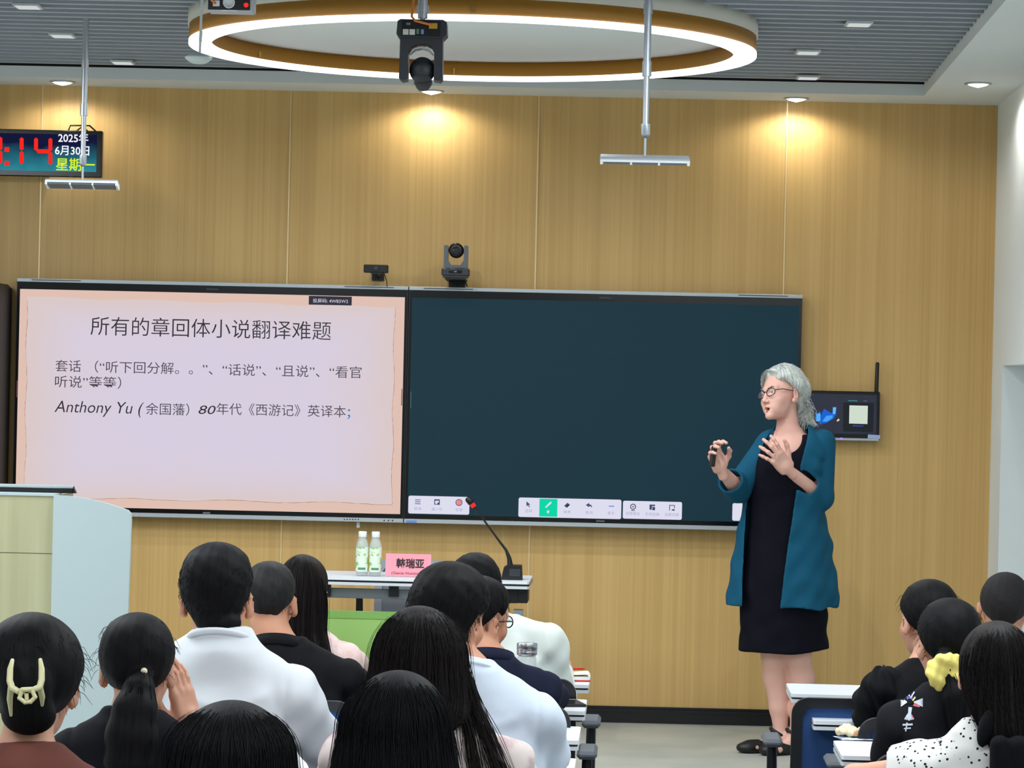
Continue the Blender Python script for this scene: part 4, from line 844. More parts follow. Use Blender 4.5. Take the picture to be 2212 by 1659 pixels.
def hand(fingers, thumb, h=.0026, s=1.0):
    """hand in its own frame: x to the fingertips, y to the thumb side, z out of the back"""
    f = Field(h)
    f.u(rbox((.047, .0, 0), (.047, .039, .0125), None, .011), .0).u(cap((-.035, 0, 0), (.02, .0, 0), .0225, .024), .02).u(ell((.035, .022, -.010), (.034, .018, .014)), .012).u(ell((.04, -.024, -.008), (.036, .014, .012)), .012)
    base = ((.089, .029, .002), (.094, .0095, .004), (.090, -.0105, .003), (.082, -.029, 0)); L = ((.040, .026, .020), (.045, .029, .021), (.041, .027, .021), (.033, .020, .018)); rr = (.0092, .0094, .0090, .0080)
    for i in range(4):
        p = np.array(base[i]); a = 0; sp = fingers[i][3]; r = rr[i]
        for j in range(3):
            a += fingers[i][j]; d = np.array((math.cos(a)*math.cos(sp), math.cos(a)*math.sin(sp), -math.sin(a))); q = p+d*L[i][j]; f.u(cap(p, q, r, r*.93), .005 if j else .010); f.u(ell(p, (r*1.08,)*3), .003); p = q; r *= .93
    t = [np.array(v) for v in thumb]
    for j in range(len(t)-1): f.u(cap(t[j], t[j+1], .0125-.0015*j, .011-.0013*j), .008)
    V, F = solid(f, 2); return V*s, F
RELAX = [(-.05, .22, .12, .08), (-.03, .24, .14, .02), (.0, .25, .15, -.05), (.02, .26, .16, -.12)]
TH = [(.02, .028, -.008), (.045, .052, -.018), (.075, .062, -.022), (.098, .058, -.026)]
_hand_rest = hand(RELAX, TH, .0042)
def place_hand(VF, wrist, d, dorsal, left):
    d = np.array(d, float); d /= np.linalg.norm(d); n = np.array(dorsal, float); n -= d*(n@d); n /= np.linalg.norm(n); y = np.cross(n, d)*(-1 if left else 1)
    V = VF[0] @ np.stack([d, y, n]) + np.array(wrist); return V, (VF[1][:, ::-1] if left else VF[1])

def head_prims(c, R, s=1.0, fine=False, female=True, ears=True, ear=.003):
    R = np.array(R); c = np.array(c, float)
    def e(p, r, k=.02, q=None): return (ell(c+R@(np.array(p)*s), np.array(r)*s, R if q is None else R@q), k)
    def cp(a, b, ra, rb, k=.012): return (cap(c+R@(np.array(a)*s), c+R@(np.array(b)*s), ra*s, rb*s), k)
    o = [e((0, -.014, .032), (.076, .096, .083), 0), e((0, .03, -.02), (.064, .066, .085), .03), e((0, .045, -.078), (.043, .044, .034), .03), e((0, .080, -.100), (.016, .014, .013), .02),
         cp((0, .090, .008), (0, .108, -.034), .0075, .0105, .010), e((.011, .098, -.039), (.009, .010, .007), .006), e((-.011, .098, -.039), (.009, .010, .007), .006),
         cp((-.045, .073, .022), (-.010, .090, .020), .008, .008, .014), cp((.045, .073, .022), (.010, .090, .020), .008, .008, .014), e((.042, .058, -.032), (.024, .026, .026), .02), e((-.042, .058, -.032), (.024, .026, .026), .02)]
    if ears:
        for g in (-1, 1):
            q = rotm(.12, 0, g*-.42); o += [e((g*(.079+ear), -.012, -.012), (.0085, .021, .033), .005, q), e((g*(.074+ear*.6), -.002, -.038), (.009, .010, .011), .008)]
    cuts = []
    for g in (-1, 1):
        cuts.append(e((g*.031, .094, .003), (.020, .012, .010), .010))
        if ears: cuts.append(e((g*(.0885+ear), -.004, -.008), (.006, .011, .018), .004, rotm(.12, 0, g*-.42)))
    return o, cuts
def flow_attr(V, c, R, k=1.0):
    L = (V-np.array(c))@np.array(R); a = np.arctan2(L[:, 0], -L[:, 1]); r = np.linalg.norm(L[:, :2], axis=1); return np.stack([np.sin(a)*.55*k+a*.12, np.cos(a)*.55*k, L[:, 2]-.25*np.minimum(r, .1)*(L[:, 2] > 0)], 1)
def head_warp(c, R, s, lineY, lineZ, thick, top, under=-.012, tuft=.0025, soft=.05, seed=0):
    R = np.array(R)
    def fn(x, y, z):
        X, Y, Z = x-c[0], y-c[1], z-c[2]; l = [(R[0, i]*X+R[1, i]*Y+R[2, i]*Z)/s for i in range(3)]; zl = np.interp(l[1], lineY, lineZ); t = np.clip((l[2]-zl)/soft, 0, 1); t = t*t*(3-2*t)
        q = np.clip(l[2]/.11, 0, 1); a = np.arctan2(l[0], -l[1]+.02)
        return -(under+(thick-under+(top-thick)*q*q)*t+tuft*.6*t*np.sin(a*19+seed+60*l[2])*np.sin(a*7-90*l[2]+seed))
    return fn
def tufts(V, c, n, length, seed=1, sel=None, droop=.4, lift_=.45, side=.5):
    rng = np.random.default_rng(seed); L = []; c = np.array(c); idx = rng.choice(len(V), n)
    for i in idx:
        p = V[i]
        if sel is not None and not sel(p): continue
        o = (p-c)/np.linalg.norm(p-c); t = np.cross(o, rng.normal(size=3)); t /= np.linalg.norm(t)+1e-9; d = o*lift_+t*side+np.array((0, 0, -droop)); d /= np.linalg.norm(d); l = length*(.5+rng.random()); L.append([p-o*.003, p+d*l*.5+o*.001, p+d*l+np.array((0, 0, -droop*l*.35))])
    return strandVF(L, .0008, .0003)
def curtain(st, n, ang, seed=1, z1=None, out=.0035, wave=.004, z0f=.96, r0=.0009, r1=.0004, steps=16):
    """fine hairs following stations (cx, cy, z, rx, ry); angle 0 faces the back"""
    rng = np.random.default_rng(seed); A = np.array(sorted(st, key=lambda q: q[2])); L = []; zt, zb = A[-1, 2], A[0, 2]
    for _ in range(n):
        a = rng.uniform(*ang); zs = np.linspace(zb+(zt-zb)*rng.uniform(.90, z0f), zb+rng.uniform(-.05, .05)+(0 if z1 is None else z1), steps); zc = np.clip(zs, zb, zt); o = out*rng.uniform(.0, 1.6); ph = rng.uniform(0, 6.3); t = np.linspace(0, 1, steps)
        cx, cy, rx, ry = [np.interp(zc, A[:, 2], A[:, i]) for i in (0, 1, 3, 4)]; aa = a+wave*8*np.sin(t*5+ph)+.06*np.sin(t*2+ph); L.append(np.stack([cx+(rx+o)*np.sin(aa), cy-(ry+o)*np.cos(aa), zs], 1))
    return strandVF(L, r0, r1)

def seated(label, hx, hy, bx, Y, hair, shirt_m, female=True, group='seated audience', sw=None, yaw=0, head=(0, 0, 0), hs=1.0, skin_m=None, sleeve='short', lift=.014, arms={}, dz=0, dy_head=.03, shirt_name='shirt', fold=.004, wide=1.0, hair_m=None, collar=None, sdz=0, drape=.004, sl=.72, elb=None, sleeve_r=0.0, neckz=0):
    root = P(bx, 1500, Y); root.z = FLOOR; skin_m = skin_m or (m_skin if female else m_skin2); hair_m = hair_m or m_hair
    r = thing('person', label, 'person', root, FR+yaw, group); Ri = Matrix.Rotation(-(FR+yaw), 3, 'Z')
    top = Ri@(P(hx, hy, Y+.03)-root); H = top.z; dx = top.x; sw = sw or (.165 if female else .195); S = H-(.335 if female else .345)+sdz
    R = rotm(*head[:2])if False else rotm(0, 0, head[0])@rotm(0, head[1], 0)@rotm(head[2], 0, 0); c = np.array((dx, dy_head, H-lift-.115*hs))
    N = np.array((dx*.55, dy_head-.055, S+.085+neckz))
    torso = [(0, -.02, .455, .17*wide, .125), (0, -.03, .60, .165*wide, .12), (0, -.025, (.60+S-.14)/2, .155*wide, .115), (0, -.008, S-.13, sw*.90, .118), (dx*.2, -.003, S-.05, sw*.93, .105), (dx*.35, -.012, S+.01, sw*.70, .082), (dx*.5, -.025, S+.055, sw*.36, .062)]
    A = {}
    for g in (-1, 1):
        d = arms.get(g, {}); A[g] = (np.array(d.get('s', (g*(sw-.012)+dx*.2, -.003, S-.035))), np.array(d.get('e', (g*(sw+.03), .21, max(S-.26, .785)))), np.array(d.get('w', (g*.12, .42, .785))))
    f = Field(.0066); hp, hc = head_prims(c, R, hs)
    for p, k in hp: f.u(p, k)
    for p, k in hc: f.cut(p, k)
    nr = .050 if female else .060
    f.u(cap(c+R@np.array((0, -.025, -.06)), N+np.array((0, 0, -.03)), nr*.98, nr*1.08), .02); f.u(loft([(a, b, z, rx-.008, ry-.008) for a, b, z, rx, ry in torso]), .03)
    for g in (-1, 1):
        s0, e0, w0 = A[g]; f.u(cap(N+np.array((g*.02, 0, -.025)), s0+np.array((0, 0, .012)), .040, .040), .035); f.u(cap(s0, e0, .042, .036), .03); f.u(cap(e0, w0, .037, .026), .012)
        f.u(cap((g*.085, -.0, .525), (g*.115, .40, .525), .078, .058), .03); f.u(cap((g*.115, .40, .52), (g*.115, .36, .075), .054, .036), .02)
    parts = [solid(f, 2)]
    for g in (-1, 1):
        d = arms.get(g, {}); w0 = A[g][2]; dd = d.get('d', w0-A[g][1]+np.array((-g*.05, .10, -.03))); parts.append(place_hand(d.get('hand', _hand_rest), w0, dd, d.get('n', (0, 0, 1)), g < 0))
    mesh_np('body', *joinVF(*parts), skin_m, r)
    # shirt
    f = Field(.0066); f.u(loft([(a, b, z, rx+.012, ry+.012) for a, b, z, rx, ry in torso]), .0)
    for g in (-1, 1):
        s0, e0, w0 = A[g]; f.u(cap(N+np.array((g*.025, -.003, -.03)), s0+np.array((0, 0, .012)), .048, .049), .04)
        if sleeve == 'short': q = s0+(e0-s0)*sl; f.u(cap(s0, q, .060+sleeve_r, .060+sleeve_r, True), .03)
        elif sleeve == 'long': f.u(cap(s0, e0, .060+sleeve_r, .056+sleeve_r), .03); f.u(cap(e0, e0+(w0-e0)*.93, .055+sleeve_r, .040+sleeve_r*.3, True), .02)
    f.u(cap(N+np.array((0, -.004, -.07)), N+np.array((0, .010, -.002)), nr+.026, nr+.014, True), .03)
    f.warp(lambda x, y, z: fold*1.3*wob(x, y, z, 1, hx*.1)-drape*np.exp(-((z-(S-.075+2.2*x*x))/.014)**2)*np.clip((-y+.02)/.05, 0, 1)*np.clip((.13-np.abs(x))/.05, 0, 1)-.7*drape*np.exp(-((z-(S-.15+1.6*x*x+.3*x))/.018)**2)*np.clip((-y+.02)/.05, 0, 1)*np.clip((.14-np.abs(x))/.06, 0, 1)+.0045*np.exp(-((np.abs(x)-sw*.84-.05*(S-z))/.007)**2)*np.clip((z-S+.24)/.06, 0, 1)); f.cut(cap(N+np.array((0, .012, .034)), N+np.array((0, .05, .14)), nr+.004, nr+.016), .008)
    V, F = solid(f, 2); sh = mesh_np(shirt_name, V, F, shirt_m, r)
    if collar:
        a = MB(); k = 28; rows = ((nr+.006, .026), (nr+.010, .030), (nr+.018, -.004), (nr+.012, -.010)) if collar[0] == 'fold' else ((nr+.007, .010), (nr+.013, .012), (nr+.019, .002), (nr+.012, -.006)); vs = []
        for rad, zz in rows:
            for j in range(k): g = 2*math.pi*j/k; yy = -math.cos(g)*rad*1.02; vs.append((N[0]+math.sin(g)*(rad+.004)*1.08, N[1]+.004+yy*1.06, N[2]+zz-.004-(yy+.06)*.40-.0*abs(math.sin(g))))
        a.add(vs, [(i*k+j, i*k+(j+1) % k, (i+1) % 4*k+(j+1) % k, (i+1) % 4*k+j) for i in range(4) for j in range(k)], True); a.build('collar', collar[1], r)
    # trousers and shoes
    f = Field(.009); f.u(loft([(0, -.02, .45, .18*wide, .135), (0, -.03, .56, .175*wide, .13), (0, -.03, .62, .165*wide, .12)]), 0)
    for g in (-1, 1): f.u(cap((g*.085, 0, .53), (g*.115, .40, .53), .086, .068), .03); f.u(cap((g*.115, .40, .525), (g*.115, .36, .09), .066, .055, True), .02)
    mesh_np('trousers', *solid(f, 2), m_trou, r)
    for g in (-1, 1):
        f = Field(.005); f.u(ell((g*.115, .375, .045), (.042, .055, .042)), 0).u(ell((g*.118, .455, .032), (.043, .085, .032)), .02).keep(lambda x, y, z: .004-z); mesh_np('shoe', *solid(f, 2), m_shoe, r)
    info = dict(root=r, c=c, R=R, N=N, S=S, H=H, dx=dx, A=A, hs=hs, sw=sw, shirt=sh, Ri=Ri, loc=root, top=top)
    hair(info, hair_m)
    return info
def lp(I, px, py, Y): q = I['Ri']@(P(px, py, Y)-I['loc']); return np.array(q)

def hair_short(thick=.010, top=.020, fuzz=1400, flen=.016, nape=-.066, seed=0, under=-.012, soft=.05):
    def go(I, m):
        c, R, s = I['c'], I['R'], I['hs']; f = Field(.0046); hp, _ = head_prims(c, R, s, ears=False)
        for p, k in hp[:2]: f.u(p, k)
        f.u(cap(c+np.array(R)@np.array((0, -.025, -.05)), I['N']+np.array((0, 0, -.01)), .060, .063), .02)
        f.warp(head_warp(c, R, s, [-.11, -.07, -.045, -.02, .0, .03, .06, .085, .1], [nape, nape+.002, nape+.02, -.012, .012, -.002, .035, .052, .06], thick, top, under, .002, soft, seed))
        Rm = np.array(R); f.keep(lambda x, y, z: -((Rm[0, 2]*(x-c[0])+Rm[1, 2]*(y-c[1])+Rm[2, 2]*(z-c[2]))+.105)); V, F = solid(f, 1)
        L = (V-c)@Rm; sel = lambda p: ((p-c)@Rm)[2] > -.03
        parts = [(V, F)];
        if fuzz: parts.append(tufts(V, c, fuzz, flen, seed+3, sel, .75, .22, .28))
        V, F = joinVF(*parts); mesh_np('hair', V, F, m, I['root'], flow_attr(V, c, R))
    return go
def hair_long(stations, n=500, cutface=True, seed=0, wave=.004, endcut=.012, part=None, extra=None, strand_ang=(-1.9, 1.9), lumps=.003, locks=()):
    """stations: (distance below the crown, left px, right px, y centre, y half depth) read at the head's depth"""
    def go(I, m):
        c, R = I['c'], I['R']; Y = I['loc'].y+.03; st = []; H = I['H']
        for (py, xl, xr_, cy, ry) in stations:
            a, b = lp(I, xl, py, Y), lp(I, xr_, py, Y); st.append(((a[0]+b[0])/2, cy, (a[2]+b[2])/2, max((b[0]-a[0])/2, .012), ry))
        k3 = st[3]; f = Field(.005); f.u(loft(st[3:], 2.0), 0); f.u(ell((k3[0], k3[1], k3[2]), (k3[3]*1.0, k3[4], max(H-k3[2], .05))), .004)
        hp, _ = head_prims(c, R, I['hs'], ears=False); f.u(ell(c+R@np.array((0, -.012, .034)), np.array((.086, .104, .094))*I['hs'], R), .02)
        if extra:
            for p, k in extra(I): f.u(p, k)
        def lump(x, y, z): a = np.arctan2(x-c[0], -(y-c[1])+.0); return lumps*np.sin(a*23+seed+7*z)*np.clip((H-.02-z)/.12, 0, 1)+.6*lumps*np.sin(a*51-9*z)*np.clip((H-.02-z)/.12, 0, 1)
        f.warp(lump)
        if cutface: f.cut(ell(c+R@np.array((0, .115, -.055)), (.072, .085, .115), R), .01)
        V, F = solid(f, 1); parts = [(V, F)]; capst = [(k3[0], k3[1], k3[2]+(H-k3[2])*math.sin(g), max(k3[3]*math.cos(g), .004), max(k3[4]*math.cos(g), .004)) for g in np.linspace(.12, 1.55, 12)]; st = st[3:]+capst
        if n: parts.append(curtain(st, n, strand_ang, seed+5, wave=wave, z0f=.995)); parts.append(curtain(st, n//8, strand_ang, seed+9, wave=wave*2, out=.010, r0=.0006, r1=.0003))
        rng = np.random.default_rng(seed+40); Ls = []
        for pts, dy0, dy1, spread, cnt in locks:
            Q_ = [lp(I, x, y, Y+dy0+(dy1-dy0)*i/(len(pts)-1)) for i, (x, y) in enumerate(pts)]; tq = np.linspace(0, 1, len(Q_)); tt = np.linspace(0, 1, 14)
            for _ in range(cnt):
                o = rng.normal(size=3)*spread; ph = rng.uniform(0, 6); base = np.stack([np.interp(tt, tq, [v[i] for v in Q_]) for i in range(3)], 1); Ls.append(base+o*(.5+.9*tt[:, None])+.003*np.sin(tt[:, None]*8+ph)*rng.normal(size=3))
        if Ls: parts.append(strandVF(Ls, .0011, .0005))
        V, F = joinVF(*parts); mesh_np('hair', V, F, m, I['root'], flow_attr(V, c, R)); I['st'] = st
    return go
def hair_tied(thick=.014, top=.020, tail=None, seed=0, nape=-.075, extra=None, fuzz=250, tailn=260):
    """smooth hair drawn to the back of the head; tail: list of (px, py, dy, radius)"""
    def go(I, m):
        c, R, s = I['c'], I['R'], I['hs']; f = Field(.005); hp, _ = head_prims(c, R, s, ears=False)
        for p, k in hp[:2]: f.u(p, k)
        f.warp(head_warp(c, R, s, [-.11, -.07, -.045, -.025, -.01, .01, .06, .085, .1], [nape, nape, nape+.006, -.03, -.01, .002, .035, .058, .064], thick, top, -.012, .0012, .035, seed))
        Rm = np.array(R); f.keep(lambda x, y, z: -((Rm[0, 2]*(x-c[0])+Rm[1, 2]*(y-c[1])+Rm[2, 2]*(z-c[2]))+.11)); Y = I['loc'].y; parts = []
        if tail:
            pts = [lp(I, px, py, Y+dy) for px, py, dy, rr in tail]
            for i in range(len(tail)-1): f.u(cap(pts[i], pts[i+1], tail[i][3], tail[i+1][3]), .012)
            rng = np.random.default_rng(seed+2); Ls = []
            for _ in range(tailn):
                o = rng.normal(size=3); o /= np.linalg.norm(o); o *= rng.uniform(.8, 1.08); Ls.append([p+o*t[3] for p, t in zip(pts, tail)]+[pts[-1]+o*tail[-1][3]*.8+np.array((rng.normal()*.006, rng.normal()*.006, -.02-.03*rng.random()))])
            parts.append(strandVF(Ls, .001, .0004))
        if extra:
            for p, k in extra(I): f.u(p, k)
        V, F = solid(f, 1); parts.insert(0, (V, F))
        if fuzz: parts.append(tufts(V, c, fuzz, .03, seed+3, lambda p: ((p-c)@Rm)[2] > -.02, .7))
        V, F = joinVF(*parts); mesh_np('hair', V, F, m, I['root'], flow_attr(V, c, R))
    return go
# ---------------------------------------------------------------- the audience
m_buzz = hair_mat('grey black stubble hair', (20, 20, 22), (50, 47, 46), .7, (260, 260, 260), .3, .2)
PEOPLE = []
def add(*a, **k): I = seated(*a, **k); PEOPLE.append(I); return I
# front row, left of the aisle
IA = add('person with long straight black hair and pale pink top beside the green panel', 656, 1197, 650, 10.46, hair_long([(1199, 635, 672, .02, .05), (1225, 603, 700, .015, .09), (1270, 597, 708, .0, .10), (1320, 598, 708, -.02, .10), (1360, 603, 708, -.05, .075), (1385, 612, 716, -.08, .05), (1410, 640, 722, -.09, .03)], 260, seed=1), m_pinkb, head=(-.1, .05, 0), sw=.16, hair_m=m_hairb)
IB = add('person in a long-sleeved white shirt bent over the front row desk at the aisle', 1030, 1199, 1108, 10.46, hair_short(.014, .020, 900, .014, seed=4), m_cream, False, sw=.135, head=(.25, -.16, -.25), sleeve='long', sleeve_r=.012, fold=.0055, collar=('fold', m_cream), dy_head=.06, sdz=.045,
         arms={1: dict(s=(.11, .0, .915), e=(.150, .10, .70), w=(.16, .36, .79))})
# second row
IC = add('person in a black polo shirt with cropped hair, second row beside the long-haired person', 584, 1211, 630, 9.59, hair_short(.007, .014, 500, .007, seed=7, nape=-.06), m_blk, False, sw=.198, sleeve='short', collar=('fold', m_blk), hair_m=m_hairs, hs=1.02, sdz=.01)
ID = add('person in a navy polo shirt and glasses behind the white long-sleeved shirt', 1038, 1248, 1085, 9.59, hair_short(.012, .022, 700, .018, seed=9), m_navy, False, sw=.16, head=(-.75, .15, -.1), collar=('fold', m_navy), sleeve='short', sdz=.02, sl=.62, arms={1: dict(e=(.165, .20, .79))})
# fourth row
IE = add('person in a white T-shirt with short black hair and both ears showing', 471, 1171, 492, 7.98, hair_short(.012, .026, 1500, .010, seed=11, nape=-.096, soft=.06), m_tee, False, sw=.192, sleeve='short', hs=1.11, collar=('rib', m_tee), lift=.024, fold=.005, sleeve_r=.010, neckz=.03,
         sl=.97, arms={1: dict(s=(.172, 0, .975), e=(.275, .14, .775), w=(.27, .40, .785)), -1: dict(s=(-.185, 0, 1.0))})
IF = add('person with thick black hair in a pale blue white T-shirt beside the navy polo shirt', 974, 1213, 1045, 7.98, hair_short(.022, .034, 1500, .018, seed=13, nape=-.085), m_teeb, False, sl=.62, sw=.175, head=(-.5, .12, -.05), hs=1.05, lift=.032, sleeve='short', collar=('rib', m_teeb), sleeve_r=.010, arms={1: dict(s=(.145, .0, .92), e=(.172, .12, .735), w=(.10, .40, .785))})
# fifth row
IG = add('person in a black T-shirt with a low ponytail, one hand at the cheek', 300, 1325, 292, 7.12, hair_tied(.012, .018, [(308, 1452, -.075, .020), (300, 1490, -.105, .036), (292, 1535, -.125, .052), (284, 1590, -.135, .060), (278, 1650, -.14, .056), (274, 1720, -.14, .030)], seed=15), m_blk2, sw=.172, hs=1.02, sdz=.02,
         arms={1: dict(e=(.24, .24, .80), w=(.115, .135, .965), d=(-.25, .0, .8), n=(.75, -.55, .2))})
IH = add('person with long straight dark hair over a blush blouse, before the thick-haired person', 905, 1308, 925, 7.12, hair_long([(1309, 885, 928, .02, .05), (1330, 848, 962, .015, .09), (1370, 820, 993, .01, .112), (1430, 806, 1010, .0, .118), (1500, 794, 1018, -.02, .115), (1535, 786, 1014, -.06, .10), (1575, 796, 965, -.10, .07), (1640, 800, 940, -.115, .045), (1700, 806, 930, -.115, .04)], 700, seed=17, locks=[([(1000, 1430), (1022, 1520), (1054, 1600), (1092, 1700)], -.04, -.13, .011, 150), ([(985, 1480), (1012, 1580), (1030, 1700)], -.08, -.14, .009, 90), ([(950, 1510), (968, 1600), (978, 1700)], -.11, -.14, .010, 90), ([(915, 1520), (930, 1600), (936, 1700)], -.12, -.14, .010, 70)], lumps=.002), m_blush, sw=.205, hair_m=m_hairb, sdz=-.0, fold=.006, wide=1.05, lift=.02)
# last row
II = add('person in a dusty brown T-shirt with hair held up by a cream claw clip', 74, 1325, 62, 6.06, hair_tied(.026, .026, None, seed=19, nape=-.085, extra=lambda I: [(ell(lp(I, 55, 1490, 5.96), (.05, .035, .065)), .02), (ell(lp(I, 62, 1545, 5.98), (.055, .035, .04)), .02)]), m_brown, sw=.175, hs=1.05, lift=.022, sdz=-.015)
IJ = add('person with smooth black hair at the bottom edge before the white T-shirt', 505, 1515, 505, 5.30, hair_long([(1516, 482, 528, .02, .05), (1535, 440, 572, .015, .10), (1575, 398, 614, .01, .118), (1630, 369, 638, .0, .125), (1700, 356, 648, -.01, .125), (1790, 352, 652, -.05, .10), (1860, 370, 640, -.08, .07)], 350, seed=21, lumps=.0015), m_blk2, sw=.17, arms={1: dict(e=(.25, .10, .66), w=(.10, .32, .64)), -1: dict(e=(-.25, .10, .66), w=(-.10, .32, .64))})
IK = add('person with long black hair at the bottom edge before the blush blouse', 868, 1450, 860, 6.06, hair_long([(1451, 845, 890, .02, .05), (1472, 800, 930, .015, .10), (1520, 765, 958, .01, .115), (1580, 738, 975, .0, .12), (1650, 726, 990, -.02, .12), (1720, 722, 1000, -.06, .10), (1800, 730, 1000, -.09, .07)], 500, seed=23, lumps=.002), m_blk2, sw=.17)
# right of the aisle
IL = add('person with grey-black buzz cut and white collar at the right edge', 2172, 1235, 2190, 10.30, hair_short(.003, .006, 0, 0, seed=25, nape=-.05, under=-.010, soft=.03), m_shirt_grey, False, sw=.19, hs=1.08, lift=.004, hair_m=m_buzz, collar=('fold', m_shirt_grey), sleeve='long', head=(-.15, .05, .1))
IM = add('person in a black top with ruffled sleeves, second row right of the aisle', 2006, 1253, 1998, 9.46, hair_tied(.014, .018, [(2045, 1400, -.1, .035), (2050, 1430, -.11, .03), (2056, 1470, -.11, .02)], seed=27, nape=-.06), m_blk, sw=.145, head=(.35, 0, -.05), sleeve='none', arms={-1: dict(e=(-.130, .16, .77))})
IN = add('person in a black T-shirt with a silver cross print and a yellow scrunchie', 2050, 1295, 2046, 8.55, hair_tied(.014, .020, [(2040, 1425, -.085, .028), (2052, 1450, -.12, .022), (2066, 1500, -.13, .04), (2070, 1570, -.13, .03)], seed=29), m_blk2, sw=.15, head=(.2, .02, -.05), sdz=.01, arms={-1: dict(e=(-.15, .12, .72))})
IO = add('person in a white blouse with dark specks and long dark hair', 2150, 1342, 2135, 7.52, hair_long([(1343, 2128, 2172, .02, .05), (1365, 2098, 2205, .015, .09), (1400, 2080, 2225, .01, .108), (1450, 2075, 2234, -.005, .11), (1500, 2078, 2240, -.03, .10), (1560, 2105, 2240, -.08, .07), (1620, 2138, 2236, -.11, .05), (1700, 2160, 2225, -.12, .03)], 500, seed=31, lumps=.004, wave=.012), m_dots, sw=.18, sleeve='short', sleeve_r=.014, fold=.006, hair_m=m_hairb, sdz=.0, sl=.40, arms={-1: dict(s=(-.155, 0, .865), e=(-.32, .10, .83), w=(-.15, .34, .79))})

# accessories
def part_tube(I, name, pts, r, m, n=8): a = MB(); a.tube([Vector(p) for p in pts], r, n); return a.build(name, m, I['root'])
# claw clip
m_clip = mat('cream claw clip', (214, 206, 160), .35)
k = lambda px, py, dy=0: Vector(lp(II, px, py, 5.895+dy))
a = MB()
a.tube([k(27, 1426, .03), k(22, 1445), k(21, 1470, -.01), k(26, 1486, -.02), k(40, 1494, -.025), k(52, 1494, -.03)], [.004, .006, .0065, .007, .006, .005], 10)
a.tube([k(87, 1425, .03), k(90, 1445), k(90, 1468, -.01), k(86, 1484, -.02), k(72, 1490, -.025), k(62, 1492, -.03)], [.004, .006, .0065, .007, .006, .005], 10)
a.tube([k(24, 1484, -.015), k(21, 1510), k(24, 1546, .02)], [.0065, .006, .003], 10); a.tube([k(86, 1484, -.015), k(91, 1505), k(91, 1524, .02)], [.0065, .006, .003], 10)
a.build('hair_claw', m_clip, II['root'])
a = MB()
for pa, pb in (((48, 1490), (42, 1508)), ((68, 1489), (76, 1506)), ((42, 1508), (54, 1517)), ((76, 1506), (66, 1516)), ((54, 1517), (66, 1516)), ((57, 1498), (58, 1512))): a.tube([k(*pa, -.035), k(*pb, -.035)], .0042, 8)
[a.ball(k(x, y, -.035), .0046, 10) for x, y in ((48, 1490), (42, 1508), (68, 1489), (76, 1506), (54, 1517), (66, 1516))]; a.tube([k(40, 1494, -.025), k(48, 1490, -.035), k(68, 1489, -.035), k(76, 1489, -.025)], .005, 8); a.build('clip_hinge', m_clip, II['root'])
# pearl on the hair tie
q = lp(IG, 311, 1450, 7.12-.098); a = MB(); a.ball(q, .0085, 14); a.build('pearl', mat('cream pearl', (240, 222, 196), .25), IG['root'])
a = MB(); cc = Vector(lp(IG, 308, 1456, 7.12-.08)); a.lathe([(.019, -.005), (.026, -.004), (.026, .004), (.019, .005)], c=cc, R=Matrix.Rotation(.5, 3, 'X')); a.build('hair_tie', m_blk, IG['root'])
# scrunchie
def scrunchie():
    I = IN; f = Field(.0035); c = lp(I, 2046, 1452, 8.55-.115)
    for i in range(12):
        g = 2*math.pi*i/12; f.u(ell(c+np.array((.040*math.cos(g), -.012+.010*math.sin(3*g), .036*math.sin(g))), (.020, .018+.005*math.sin(2.3*i), .020)), .016)
    f.u(ell(c+np.array((.004, -.012, 0)), (.040, .018, .036)), .01)
    f.warp(lambda x, y, z: .0030*np.sin(170*x+60*z)*np.sin(130*z-80*x)); V, F = solid(f, 1); mesh_np('scrunchie', V, F, mat('yellow scrunchie', (222, 206, 112), .7), I['root'])
scrunchie()
# ruffled sleeves
def ruffles():
    I = IM; S, sw = I['S'], I['sw']
    for g in (-1, 1):
        s0, e0, w0 = I['A'][g]; f = Field(.0045); ax = (e0-s0)/np.linalg.norm(e0-s0)
        for j, t in enumerate((-.02, .07, .16)): f.u(cap(s0+ax*(t-.015)+np.array((0, 0, .022-.02*j)), s0+ax*(t+.085), .060+.005*j, .088-.004*j, True), .004)
        b = s0
        f.warp(lambda x, y, z: .007*np.sin(9*np.arctan2(y-b[1], x-b[0])+40*z)+.003*np.sin(90*z+40*x)); V, F = solid(f, 1); mesh_np('ruffled_sleeve', V, F, m_blk, I['root'])
ruffles()
# cross print laid onto the shirt
from mathutils.bvhtree import BVHTree
def print_on(I, polys, m, name='cross_print', lift=.0016):
    sh = I['shirt'].data; bv = BVHTree.FromPolygons([v.co[:] for v in sh.vertices], [p.vertices[:] for p in sh.polygons]); a = MB(); Y = I['loc'].y; org = I['Ri']@(Vector((0, 0, EYE))-I['loc'])
    for pl in polys:
        vs = []
        for px, py in pl:
            t = I['Ri']@(P(px, py, Y)-I['loc']); d = (t-org).normalized(); h = bv.ray_cast(org, d)
            vs.append((h[0]+h[1]*lift) if h[0] is not None else None)
        if all(v is not None for v in vs): a.add(vs, [tuple(range(len(vs)))])
    if a.v: a.build(name, m, I['root'])
m_cross = mat('silver print', (196, 204, 216), .5); m_cross2 = mat('violet print', (96, 92, 190), .5); m_cross3 = mat('red print', (206, 92, 104), .5); m_cross4 = mat('yellow print', (222, 204, 90), .5)
cx_, cy_ = 1968, 1522
